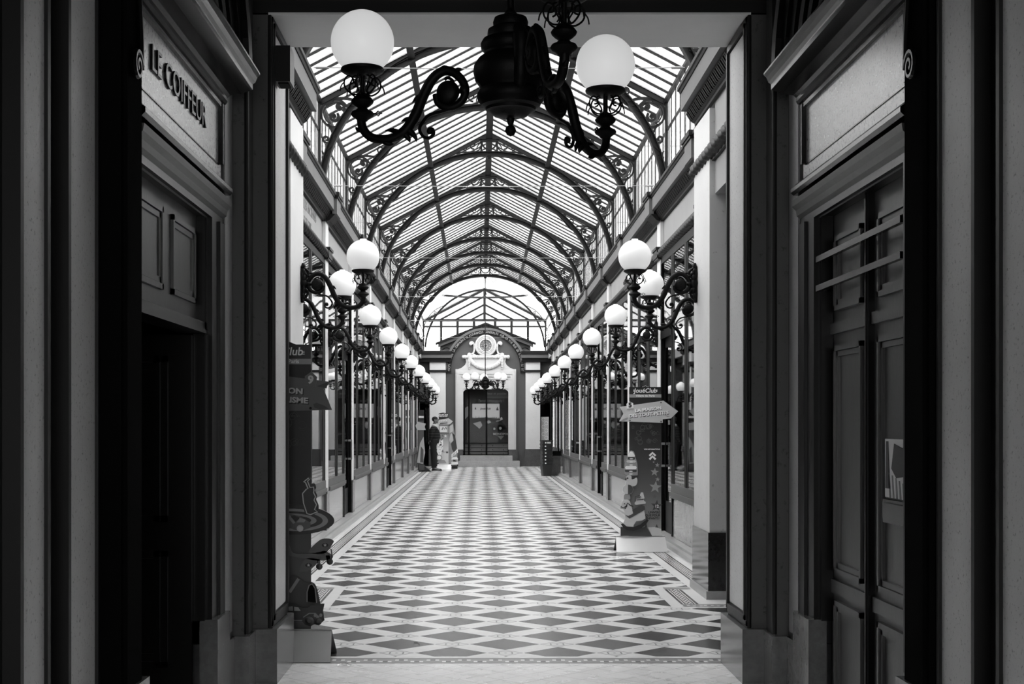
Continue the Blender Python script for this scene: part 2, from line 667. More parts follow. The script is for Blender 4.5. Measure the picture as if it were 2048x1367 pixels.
fr(1, -3.2, 3.2, -3.0, 8.60)
fr(5, -3.2, 3.2, 8.60, 8.80)
fr(2, -3.2, 3.2, 8.80, 8.86)
fr(0, -3.2, 3.2, 8.86, 11.21)
fr(0, -1.405, 1.405, 11.21, 12.66)
fr(0, -1.75, 1.75, 12.66, 48.0)
fr(7, -2.6, 2.6, 48.0, 52.0)
for sd in (-1, 1):
    def f2(slot, a, b, y0, y1):
        fr(slot, min(sd * a, sd * b), max(sd * a, sd * b), y0, y1)
    f2(2, 1.405, 1.505, 11.21, 12.66)
    f2(2, 1.505, 3.2, 11.21, 11.27)
    f2(6, 1.505, 3.2, 11.27, 11.43)
    f2(4, 1.505, 1.655, 11.43, 12.45)
    f2(6, 1.505, 1.75, 12.45, 12.61)
    f2(2, 1.505, 1.75, 12.61, 12.66)
    f2(2, 1.655, 1.75, 11.43, 12.45)
    f2(2, 1.75, 3.2, 11.43, 12.66)
    f2(2, 1.75, 1.85, 12.66, 48.0)
    f2(3, 1.85, 2.00, 12.66, 48.0)
    f2(2, 2.00, 2.07, 12.66, 48.0)
    f2(7, 2.07, 2.6, 12.66, 48.0)
tag(fb.build('floor', fm), 'polished floor of dark and white lozenge tiles with patterned borders', 'floor', kind='structure')

# ------------------------------------------------------------------ pilasters and side walls
ROPE_Z = 3.97


def rope(mb, sd, y0, y1, dh=0.0):
    n = 14
    ny = int((y1 - y0) / 0.022)
    rings = []
    for i in range(ny + 1):
        y = y0 + (y1 - y0) * i / ny
        ring = []
        for k in range(n):
            a = 2 * PI * k / n
            r = 0.053 * (1 + 0.20 * sin(2 * a + y * 2 * PI / 0.16 * sd))
            ring.append((C + sd * (2.222 + dh + r * cos(a)), y, ROPE_Z - K * y + r * sin(a)))
        rings.append(ring)
    mb.grid(rings, True, True)


BED = [(2.26, 4.40), (2.225, 4.40), (2.22, 4.42), (2.195, 4.43), (2.155, 4.50), (2.145, 4.53), (2.26, 4.53)]
CORONA = [(2.30, 4.53), (2.095, 4.53), (2.095, 4.69), (2.30, 4.69)]
GUTTER = [(2.32, 4.69), (2.085, 4.69), (2.075, 4.71), (2.06, 4.715), (2.06, 4.75), (2.10, 4.765), (2.32, 4.765)]


def carved(mb, sd, y0, y1, dh):
    """egg-and-leaf teeth on the bed moulding"""
    n = int((y1 - y0) / 0.12)
    for i in range(n):
        y = y0 + (i + 0.5) * (y1 - y0) / n
        for q in (-0.026, 0.026):
            p = [(2.215, 4.425), (2.180, 4.435), (2.140, 4.500), (2.150, 4.525), (2.215, 4.525)]
            r0 = [(C + sd * (h + dh), y + q - 0.017, z - K * y) for h, z in p]
            r1 = [(C + sd * (h + dh), y + q + 0.017, z - K * y) for h, z in p]
            mb.grid([r0, r1], True, True)


for sd in (-1, 1):
    nm = SIDE[sd]
    w = MB()
    # frieze wall above the windows, and the band behind
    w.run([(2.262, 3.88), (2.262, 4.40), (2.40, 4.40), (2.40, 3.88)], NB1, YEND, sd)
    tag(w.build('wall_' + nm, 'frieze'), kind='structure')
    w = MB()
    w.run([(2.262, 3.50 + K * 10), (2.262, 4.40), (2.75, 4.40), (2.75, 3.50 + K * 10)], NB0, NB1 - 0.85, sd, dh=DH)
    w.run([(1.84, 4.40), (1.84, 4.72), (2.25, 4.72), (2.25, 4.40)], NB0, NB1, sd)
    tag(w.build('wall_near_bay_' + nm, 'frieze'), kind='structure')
    w = MB()
    # wall behind the cornice up to the side glazing, and the roofs of the shops
    w.run([(2.263, 4.40), (2.263, 4.72), (5.0, 4.72), (5.0, 4.40)], NB0, YEND + 6, sd)
    tag(w.build('ceiling_shops_' + nm, 'frieze'), kind='structure')
    # dim rooms behind the glass
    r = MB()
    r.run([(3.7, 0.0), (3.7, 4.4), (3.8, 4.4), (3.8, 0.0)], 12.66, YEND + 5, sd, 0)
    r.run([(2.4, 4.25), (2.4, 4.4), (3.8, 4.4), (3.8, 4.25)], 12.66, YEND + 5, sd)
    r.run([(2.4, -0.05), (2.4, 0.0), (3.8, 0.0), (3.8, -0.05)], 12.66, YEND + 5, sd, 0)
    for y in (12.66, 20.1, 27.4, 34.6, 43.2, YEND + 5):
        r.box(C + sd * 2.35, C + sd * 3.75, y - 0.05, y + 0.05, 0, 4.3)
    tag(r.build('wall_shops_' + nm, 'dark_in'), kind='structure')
    # cornice in three materials, rope moulding
    cb = MB(); cc = MB(); cg = MB(); rp = MB()
    for (a, b, dh) in ((NB1 + 0.02, YEND, 0.0), (NB0, NB1 + 0.02, DH)):
        cb.run(BED, a, b, sd, dh=dh); carved(cb, sd, a, b, dh)
        cc.run(CORONA, a, b, sd, dh=dh)
        cg.run(GUTTER, a, b, sd, dh=dh)
        rope(rp, sd, a, b, dh)
        rp.run([(2.275, 3.90), (2.235, 3.90), (2.235, 4.035), (2.275, 4.035)], a, b, sd, dh=dh)
    ct = thing('trim_cornice_' + nm, None, None, (0, 0, 0), kind='structure')
    cb.build('carved_bed_moulding', 'corniced', ct)
    cc.build('corona', 'cornice', ct)
    cg.build('gutter', 'corniced', ct)
    tag(rp.build('trim_rope_moulding_' + nm, 'rope', None, 50), kind='structure')
    # stone curb at the foot of the shopfronts
    cu = MB()
    cu.run([(2.10, 0), (2.10, 0.05), (2.14, 0.06), (2.14, 0.09), (2.30, 0.10), (2.30, 0)], 12.66, YEND, sd, 0)
    tag(cu.build('baseboard_' + nm, 'curb'), kind='structure')

    # pilasters
    for i, yc in enumerate(PY):
        t = thing('pilaster', 'pale pilaster with grey stone plinth, %s from the near pier along the %s shopfronts' % (ordinal(i), nm), 'pilaster',
                  (C + sd * 2.25, yc, 0), 0, 'pilasters of the shopfronts')
        hx = lambda h: sd * (h - 2.25)
        a = MB()
        a.box(hx(2.19), hx(2.26), -0.185, 0.185, 0, 0.05)
        a.box(hx(2.20), hx(2.26), -0.172, 0.172, 0.05, 0.60)
        a.box(hx(2.19), hx(2.26), -0.18, 0.18, 0.58, 0.61)
        a.build('plinth', 'plinth', t)
        a = MB()
        a.box(hx(2.215), hx(2.26), -0.165, 0.165, 0.61, Z(4.41, yc))
        a.build('shaft', 'shaft', t)
        a = MB()
        zz = Z(ROPE_Z, yc)
        a.box(hx(2.165), hx(2.26), -0.20, 0.20, zz - 0.05, zz + 0.05)
        a.box(hx(2.15), hx(2.26), -0.22, 0.22, zz + 0.05, zz + 0.085)
        a.box(hx(2.18), hx(2.26), -0.19, 0.19, zz - 0.075, zz - 0.05)
        a.build('moulding_block', 'rope', t)
        a = MB()
        z0 = Z(4.487, yc)
        a.box(hx(2.057), hx(2.12), -0.24, 0.24, z0, z0 + 0.205)
        a.build('cornice_block', 'cornice', t)
        a = MB()
        a.box(hx(2.04), hx(2.12), -0.26, 0.26, z0 + 0.205, z0 + 0.23)
        a.box(hx(2.025), hx(2.12), -0.275, 0.275, z0 + 0.23, z0 + 0.285)
        a.prism([(hx(2.20), z0 - 0.095), (hx(2.16), z0 - 0.085), (hx(2.09), z0 - 0.01), (hx(2.09), z0), (hx(2.20), z0)], -0.235, 0.235, 'y')
        a.build('block_cap', 'corniced', t)

    # near pier
    t = thing('pier', 'broad pale %s pier on dark polished granite base beside the entrance' % nm, 'pier', (C + sd * 2.2, 12.2, 0), 0, 'piers at the entrance bay')
    hx = lambda h: sd * (h - 2.2)
    a = MB(); a.box(hx(1.80), hx(2.195), -0.43, 0.42, 0.57, Z(4.36, 12.2)); a.build('shaft', 'pier', t)
    a = MB(); a.box(hx(1.785), hx(2.195), -0.45, 0.43, 0.07, 0.57); a.build('plinth', 'black_granite', t)
    a = MB(); a.box(hx(1.765), hx(2.195), -0.475, 0.45, 0, 0.07); a.build('footing', 'curb', t)

# ------------------------------------------------------------------ shop windows and doors
win_n = [0]
door_n = [2]


def bay(sd, y0, y1, kind, idx):
    """kind: list of (share, 'w' or 'd')"""
    X = lambda h: C + sd * h
    win_n[0] += 1
    zt0 = 3.91 - K * 0.5 * (y0 + y1)
    t = thing('window_%d' % win_n[0], None, None, (X(2.25), 0.5 * (y0 + y1), 0), kind='structure')
    ox, oy = X(2.25), 0.5 * (y0 + y1)
    fr_ = MB(); gl = MB(); sl = MB(); pn = MB(); tr = MB()
    L = y1 - y0
    y = y0

    def bx(mb, h0, h1, a, b, z0, z1):
        mb.box(X(h0) - ox, X(h1) - ox, a - oy, b - oy, z0, z1)
    bx(fr_, 2.225, 2.31, y0, y1, zt0 - 0.10, zt0)
    zs = 0.66
    for share, kd in kind:
        ya, yb = y, y + share * L
        if kd == 'w':
            bx(sl, 2.19, 2.31, ya, yb, zs - 0.05, zs)
            bx(sl, 2.21, 2.31, ya, yb, zs, zs + 0.10)
            bx(sl, 2.205, 2.31, ya, yb, zs - 0.075, zs - 0.05)
            bx(pn, 2.235, 2.31, ya, yb, 0.10, zs - 0.075)
            bx(fr_, 2.222, 2.31, ya, ya + 0.07, zs + 0.1, zt0 - 0.1)
            bx(fr_, 2.222, 2.31, yb - 0.07, yb, zs + 0.1, zt0 - 0.1)
            for q in (ya + 0.07, yb - 0.095):
                bx(tr, 2.229, 2.30, q, q + 0.025, zs + 0.1, zt0 - 0.1)
            bx(gl, 2.236, 2.240, ya + 0.07, yb - 0.07, zs + 0.1, zt0 - 0.1)
        else:
            door_n[0] += 1
            d = thing('door_%d' % door_n[0], None, None, (ox, 0.5 * (ya + yb), 0), kind='structure')
            dy = 0.5 * (ya + yb)

            def dx(mb, h0, h1, a, b, z0, z1):
                mb.box(X(h0) - ox, X(h1) - ox, a - dy, b - dy, z0, z1)
            df = MB(); dg = MB(); dh_ = MB()
            zt = 2.62
            dx(df, 2.22, 2.33, ya, ya + 0.06, 0.1, zt0 - 0.1); dx(df, 2.22, 2.33, yb - 0.06, yb, 0.1, zt0 - 0.1)
            dx(df, 2.215, 2.33, ya, yb, zt, zt + 0.12)
            dx(df, 2.26, 2.31, ya + 0.06, ya + 0.16, 0.1, zt); dx(df, 2.26, 2.31, yb - 0.16, yb - 0.06, 0.1, zt)
            dx(df, 2.26, 2.31, ya + 0.06, yb - 0.06, 0.1, 0.5); dx(df, 2.26, 2.31, ya + 0.06, yb - 0.06, zt - 0.12, zt)
            df.build('door_frame', 'wood', d)
            dx(dg, 2.265, 2.27, ya + 0.16, yb - 0.16, 0.5, zt - 0.12)
            dx(dg, 2.24, 2.245, ya + 0.06, yb - 0.06, zt + 0.12, zt0 - 0.1)
            dg.build('door_glass', 'glass', d)
            hm = MB(); hm.tube([(X(2.21) - ox, yb - 0.11 - dy, 0.95), (X(2.21) - ox, yb - 0.11 - dy, 1.25)], 0.012, 8)
            hm.box(X(2.2) - ox, X(2.27) - ox, yb - 0.12 - dy, yb - 0.10 - dy, 0.94, 0.97)
            hm.box(X(2.2) - ox, X(2.27) - ox, yb - 0.12 - dy, yb - 0.10 - dy, 1.23, 1.26)
            hm.build('door_handle', 'steeld', d)
        y = yb
    fr_.build('window_frame', 'wood', t)
    tr.build('inner_bead', 'woodm', t)
    gl.build('glass', 'glass', t)
    sl.build('window_sill', 'sill', t)
    pn.build('base_panel', 'marble', t)
    return t


PAT = {
    -1: [[(.55, 'w'), (.45, 'w')], [(.36, 'w'), (.30, 'w'), (.34, 'd')], [(.25, 'w'), (.4, 'w'), (.35, 'w')], [(.33, 'w'), (.33, 'w'), (.34, 'w')],
         [(.3, 'w'), (.4, 'd'), (.3, 'w')], [(.5, 'w'), (.5, 'w')], [(.4, 'w'), (.6, 'w')], [(.5, 'w'), (.5, 'w')], [(1.0, 'w')]],
    1: [[(.34, 'w'), (.34, 'w'), (.32, 'd')], [(.34, 'w'), (.33, 'w'), (.33, 'w')], [(.3, 'w'), (.35, 'w'), (.35, 'w')], [(.35, 'w'), (.3, 'd'), (.35, 'w')],
        [(.33, 'w'), (.33, 'w'), (.34, 'w')], [(.5, 'w'), (.5, 'w')], [(.4, 'w'), (.6, 'w')], [(.5, 'w'), (.5, 'w')], [(1.0, 'w')]],
}
for sd in (-1, 1):
    bay(sd, 12.64, PY[0] - 0.165, [(.5, 'w'), (.5, 'w')], -1)
    for i in range(len(PY) - 1):
        bay(sd, PY[i] + 0.165, PY[i + 1] - 0.165, PAT[sd][i], i)
    bay(sd, PY[-1] + 0.165, YEND, [(1.0, 'w')], 9)

# lettering on the frieze (left, nearest full bay) and on a window (right)
lt = MB()
lt.add(text_mb('MEDAILLES ANCIENNES', 0.165, 0.001, 0.001), T(0, 0, 0.09))
lt.add(text_mb('ET JETONS', 0.15, 0.001, 0.001), T(0, 0, -0.10))
o = lt.build('frieze_lettering', 'woodm', None, 0, (C - 2.2605, 16.6, Z(4.215, 16.6)), (0, 0, PI / 2))
tag(o, 'faded dark painted letters on the pale frieze above the nearest left shop window', 'lettering')
lt = MB()
lt.add(text_mb('Cadeaux', 0.22, 0.001, 0.002), T(0, 0, 0.12))
lt.add(text_mb('www', 0.16, 0.001, 0.001), T(0, 0, -0.78))
o = lt.build('window_lettering', 'white', None, 0, (C + 2.259, 17.35, 3.0), (0, 0, -PI / 2))
tag(o, 'white script lettering on the glass of the nearest right shop door', 'lettering')

# ------------------------------------------------------------------ roof: iron arches
RID, EAV, HE = 7.25, 6.04, 2.30


def arc_pt(a, da=0.0):
    return ((2.3 + da) * cos(a), 4.72 + (2.13 + da) * sin(a))


def make_arch_meshes():
    out = []
    A0 = 0.02
    n = 48
    rib = MB()
    for (d0, d1, wy) in ((-0.045, -0.030, 0.06), (0.030, 0.045, 0.06), (-0.030, 0.030, 0.012)):
        rings = []
        for i in range(n + 1):
            a = A0 + (PI - 2 * A0) * i / n
            p, q = arc_pt(a, d0), arc_pt(a, d1)
            rings.append([(p[0], -wy, p[1]), (p[0], wy, p[1]), (q[0], wy, q[1]), (q[0], -wy, q[1])])
        rib.grid(rings, True, True)
    for i in range(1, 24):      # rivets along the web
        a = A0 + (PI - 2 * A0) * i / 24
        p = arc_pt(a)
        rib.ball((p[0], -0.016, p[1]), 0.010, 6, 4)
    out.append(('arch_rib', rib.mesh('arch_rib', 'arch', 40)))
    for s in (-1, 1):
        r = MB()
        r.prism([(0, RID), (s * HE, EAV), (s * HE, EAV - 0.07), (0, RID - 0.07)], -0.035, 0.035)
        r.prism([(0, RID + 0.02), (s * HE, EAV + 0.02), (s * HE, EAV), (0, RID)], -0.055, 0.055)
        out.append(('rafter', r.mesh('rafter', 'arch')))
    for s in (-1, 1):
        r = MB()
        r.box(s * HE, s * (HE + 0.06), -0.045, 0.045, 4.72, EAV)
        out.append(('post', r.mesh('post', 'arch')))
    for s in (-1, 1):
        r = MB()
        dep = 0.05

        def R(pts, w):
            r.ribbon([(s * p[0], p[1]) for p in pts], w, dep)
        # large ring with two curls inside
        R(spiral(2.11, 5.86, 0.185, 0.185, -1.8, 2.95, 40), 0.028)
        R(spiral(2.11, 5.86, 0.145, 0.150, -1.2, 2.3, 30), 0.016)
        for (cx, cz, a0, a1) in ((2.045, 5.945, 1.3 * PI, -0.9 * PI), (2.125, 5.815, 0.75 * PI, 3.0 * PI)):
            sp = spiral(cx, cz, 0.068, 0.018, a0, a1, 26)
            R(sp, 0.034)
            r.lathe([(0.001, -0.025), (0.024, -0.025), (0.024, 0.025), (0.001, 0.025)], 10, (s * cx, 0, cz), 'y')
        # S-curve running up along the rafter
        R([tuple(p) for p in smooth_path([(2.24, 5.97), (2.10, 6.055), (1.95, 6.06), (1.80, 6.03), (1.70, 6.07), (1.62, 6.17), (1.52, 6.27), (1.40, 6.375)], 6)], 0.03)
        R([tuple(p) for p in smooth_path([(1.93, 5.99), (1.86, 5.965), (1.78, 5.985), (1.70, 6.05)], 6)], 0.02)
        R(spiral(1.765, 6.165, 0.062, 0.012, -0.5 * PI, 1.7 * PI, 24), 0.024)
        R(spiral(1.615, 6.285, 0.048, 0.012, -0.7 * PI, 1.4 * PI, 20), 0.02)
        R(spiral(1.50, 6.335, 0.034, 0.010, -0.6 * PI, 1.4 * PI, 16), 0.016)
        # lower tail
        R([tuple(p) for p in smooth_path([(2.20, 5.72), (2.14, 5.60), (2.12, 5.50), (2.17, 5.42), (2.24, 5.36)], 6)], 0.03)
        R(spiral(2.225, 5.52, 0.055, 0.012, -0.7 * PI, 1.5 * PI, 22), 0.024)
        R([tuple(p) for p in smooth_path([(2.28, 5.36), (2.25, 5.28), (2.28, 5.20), (2.265, 5.08)], 6)], 0.022)
        R(spiral(2.262, 5.27, 0.034, 0.01, 0.5 * PI, 2.4 * PI, 16), 0.018)
        out.append(('spandrel_scroll', r.mesh('spandrel_scroll', 'arch', 40)))
    b = MB()
    b.box(-0.19, 0.19, -0.06, 0.06, 7.115, 7.145)
    b.box(-0.175, 0.175, -0.05, 0.05, 7.07, 7.095)
    for s in (-1, 1):
        b.box(s * 0.13, s * 0.165, -0.03, 0.03, 6.88, 7.12)
        b.prism([(0.0, 7.22), (s * 0.16, 7.145), (s * 0.02, 7.145)], -0.02, 0.02)
        b.ribbon([(s * p[0], p[1]) for p in spiral(0.30, 7.005, 0.068, 0.016, -0.6 * PI, 1.4 * PI, 22)], 0.022, 0.04)
        b.ribbon([(s * p[0], p[1]) for p in spiral(0.44, 6.955, 0.050, 0.012, -0.6 * PI, 1.4 * PI, 20)], 0.018, 0.04)
        b.ribbon([(s * p[0], p[1]) for p in spiral(0.55, 6.92, 0.034, 0.010, -0.6 * PI, 1.4 * PI, 16)], 0.014, 0.04)
        b.ribbon([(s * p[0], p[1]) for p in smooth_path([(0.14, 7.04), (0.17, 6.95), (0.24, 6.895), (0.36, 6.885), (0.52, 6.872), (0.66, 6.845)], 5)], 0.02, 0.04)
        b.ribbon([(s * p[0], p[1]) for p in smooth_path([(0.16, 7.06), (0.22, 6.99), (0.23, 6.94)], 5)], 0.016, 0.04)
    b.ribbon(spiral(0, 7.06, 0.13, 0.13, PI, 2 * PI, 20), 0.024, 0.05)
    b.ball((0, 0, 6.79), 0.045, 10, 6)
    out.append(('ridge_bracket', b.mesh('ridge_bracket', 'arch', 40)))
    return out


AM = make_arch_meshes()
AY = [11.1, 14.7, 18.3, 22.0, 25.6, 29.2, 32.8, 36.4, 39.1, 41.8, 44.5]
first = None
for i, y in enumerate(AY):
    if first is None:
        first = thing('iron_arch', '', 'arch', (C, y, -K * y), 0, 'iron arches of the glass roof')
        for nme, me in AM:
            link(nme, me, first)
        a = first
    else:
        a = copy_tree(first)
        a.location = (C, y, -K * y)
    a['label'] = 'grey iron roof arch with scrolled spandrels, %s from the entrance under the glass roof' % ordinal(i)

YR0, YR1 = 8.7, 51.8
m_ = MB()
m_.grid([[(C - 0.03, y, Z(RID - 0.12, y)), (C + 0.03, y, Z(RID - 0.12, y)), (C + 0.03, y, Z(RID + 0.02, y)), (C - 0.03, y, Z(RID + 0.02, y))] for y in (YR0, 44.6)])
m_.grid([[(C - 0.06, y, Z(RID - 0.13, y)), (C + 0.06, y, Z(RID - 0.13, y)), (C + 0.06, y, Z(RID - 0.105, y)), (C - 0.06, y, Z(RID - 0.105, y))] for y in (YR0, 44.6)])
tag(m_.build('ridge_beam', 'arch'), 'dark iron ridge beam running along the top of the glass roof', 'beam')
for sd in (-1, 1):
    m_ = MB()
    hp, zp = 1.085, RID - 0.527 * 1.085
    m_.run([(hp - 0.045, zp - 0.10), (hp + 0.045, zp - 0.10), (hp + 0.045, zp - 0.08), (hp + 0.012, zp - 0.08), (hp + 0.012, zp - 0.01), (hp - 0.012, zp - 0.01), (hp - 0.012, zp - 0.08), (hp - 0.045, zp - 0.08)], YR0, 44.6, sd)
    tag(m_.build('purlin', 'arch'), 'dark iron purlin running lengthwise halfway up the %s slope of the glass roof' % SIDE[sd], 'beam', 'purlins of the glass roof')
    m_ = MB()
    m_.run([(HE - 0.02, EAV - 0.05), (HE + 0.03, EAV - 0.05), (HE + 0.03, EAV + 0.0), (HE - 0.02, EAV + 0.0)], YR0, YR1, sd)
    tag(m_.build('eaves_beam', 'arch'), 'dark iron eaves beam between the %s side glazing and the roof slope' % SIDE[sd], 'beam', 'eaves beams of the glass roof')

RB = [8.7] + AY + [48.0, 51.8]
for i in range(len(RB) - 1):
    ya, yb = RB[i], RB[i + 1]
    for sd in (-1, 1):
        t = thing('skylight', 'sloping roof glazing panel of the %s slope, %s bay from the entrance' % (SIDE[sd], ordinal(i)), 'skylight', (C, ya, 0), 0, 'glass roof bays', 'structure')
        g_ = MB()
        g_.quad((0, 0, Z(RID, ya)), (sd * HE, 0, Z(EAV, ya)), (sd * HE, yb - ya, Z(EAV, yb)), (0, yb - ya, Z(RID, yb)))
        g_.build('glass', 'glass_roof', t)
        b_ = MB()
        n = max(2, round((yb - ya) / 0.40)) if ya < 44 else 1
        for k in range(1, n):
            yy = (yb - ya) * k / n
            zz = -K * (ya + yy)
            b_.prism([(0, RID - 0.005 + zz), (sd * HE, EAV - 0.005 + zz), (sd * HE, EAV - 0.028 + zz), (0, RID - 0.028 + zz)], yy - 0.010, yy + 0.010)
            b_.prism([(0, RID + 0.012 + zz), (sd * HE, EAV + 0.012 + zz), (sd * HE, EAV + 0.002 + zz), (0, RID + 0.002 + zz)], yy - 0.014, yy + 0.014)
        if n > 1:
            b_.build('glazing_bars', 'bar', t)
        if True:
            t = thing('clerestory_window', 'upright strip of side glazing above the %s cornice, %s bay from the entrance' % (SIDE[sd], ordinal(i)), 'window', (C + sd * HE, ya, 0), 0, 'side glazing above the cornices', 'structure')
            g_ = MB()
            g_.quad((sd * .03, 0, Z(4.7, ya)), (sd * .03, yb - ya, Z(4.7, yb)), (sd * .03, yb - ya, Z(EAV, yb)), (sd * .03, 0, Z(EAV, ya)))
            g_.build('glass', 'glass_roof', t)
            b_ = MB()
            for k in range(1, n):
                yy = (yb - ya) * k / n
                b_.box(sd * 0.022, sd * 0.038, yy - 0.011, yy + 0.011, Z(4.7, ya + yy), Z(EAV, ya + yy))
            for zl in (5.62,):
                b_.grid([[(sd * 0.02, y - ya, Z(zl, y)), (sd * 0.04, y - ya, Z(zl, y)), (sd * 0.04, y - ya, Z(zl + 0.035, y)), (sd * 0.02, y - ya, Z(zl + 0.035, y))] for y in (ya, yb)])
            b_.build('glazing_bars', 'bar', t)

# glazed gable beyond the end wall
gz = lambda z: Z(z, YR1)
t = thing('gable_window', 'large glazed end gable with chevron bars above the end wall pediment', 'window', (C, YR1, 0), 0, None, 'structure')
g_ = MB()
g_.face if False else None
o_ = len(g_.v)
g_.v += [(-HE, 0, gz(3.9)), (HE, 0, gz(3.9)), (HE, 0, gz(EAV)), (0, 0, gz(RID)), (-HE, 0, gz(EAV))]
g_.face((0, 1, 2, 3, 4))
g_.build('glass', 'glass_roof', t)
b_ = MB()
b_.box(-HE, HE, -0.04, 0.04, gz(EAV) - 0.05, gz(EAV) + 0.04)
b_.box(-HE, HE, -0.03, 0.03, gz(EAV) - 0.28, gz(EAV) - 0.22)
b_.box(-0.045, 0.045, -0.05, 0.05, gz(EAV), gz(RID))
for s in (-1, 1):
    for k in range(1, 4):
        d = k * 0.31
        b_.ribbon([(0, gz(RID) - d), (s * (RID - d - EAV) / 0.527, gz(EAV))], 0.06, 0.05)
    b_.ribbon([(0, gz(RID) - 0.03), (s * HE, gz(EAV) - 0.02)], 0.12, 0.06)
    for k in range(1, 7):
        x = s * (0.40 + 0.62 * (k - 1)) if k < 4 else None
        if x is not None:
            b_.box(x - 0.045, x + 0.045, -0.026, 0.026, gz(3.9), gz(EAV) - .02)
    b_.box(s * 2.28, s * 2.34, -0.05, 0.05, gz(3.9), gz(EAV))
b_.build('glazing_bars', 'bar', t)
# slender second arch just before the gable
a = MB()
y2 = 47.5
rings = []
for i in range(41):
    an = 0.05 + (PI - 0.1) * i / 40
    for_ = []
    p, q = (2.04 * cos(an), 4.62 + 2.06 * sin(an)), (2.10 * cos(an), 4.62 + 2.12 * sin(an))
    rings.append([(p[0], -0.03, p[1]), (p[0], 0.03, p[1]), (q[0], 0.03, q[1]), (q[0], -0.03, q[1])])
t = thing('slender_arch', 'slender grey iron arch with small curled brackets just before the end wall', 'arch', (C, y2, -K * y2))
a.grid(rings, True, True)
a.build('arch_rib', 'arch', t)
a = MB(); a.ribbon([tuple(p) for p in smooth_path([(-1.5, 6.53), (-.8, 6.47), (0, 6.45), (.8, 6.47), (1.5, 6.53)], 8)], 0.06, 0.05); a.build('tie_bar', 'arch', t)
for s in (-1, 1):
    a = MB()
    for (cx, cz, r) in ((2.03, 5.40, 0.08), (1.90, 5.68, 0.075), (2.11, 5.10, 0.065), (1.72, 5.93, 0.06)):
        a.ribbon([(s * p[0], p[1]) for p in spiral(cx, cz, r, 0.015, -0.6 * PI, 1.5 * PI, 20)], 0.02, 0.03)
    a.ribbon([(s * p[0], p[1]) for p in smooth_path([(2.2, 4.75), (2.2, 5.1), (2.15, 5.35), (2.06, 5.58), (1.92, 5.82), (1.72, 6.02), (1.45, 6.16)], 6)], 0.02, 0.03)
    a.build('curled_bracket', 'arch', t)

# steel tie cables across the passage
for i, y in enumerate((12.25, 17.5, 24.4, 31.0, 37.2, 43.3)):
    a = MB()
    z = Z(4.75 if i else 4.83, y)
    h = 2.06 if y > 12.7 else 1.66
    a.tube([(-h, 0, 0), (0, 0, -0.012), (h, 0, 0)], 0.004, 6)
    for s in (-1, 1):
        a.tube([(s * (h - 0.12), 0, 0), (s * (h - 0.02), 0, 0)], 0.012, 6)
    o = a.build('tie_cable', 'wire', None, 0, (C, y, z))
    tag(o, 'thin steel tie cable stretched across the passage between the cornices, %s from the entrance' % ordinal(i), 'cable', 'tie cables')

# ------------------------------------------------------------------ globe lamps
GR = 0.15


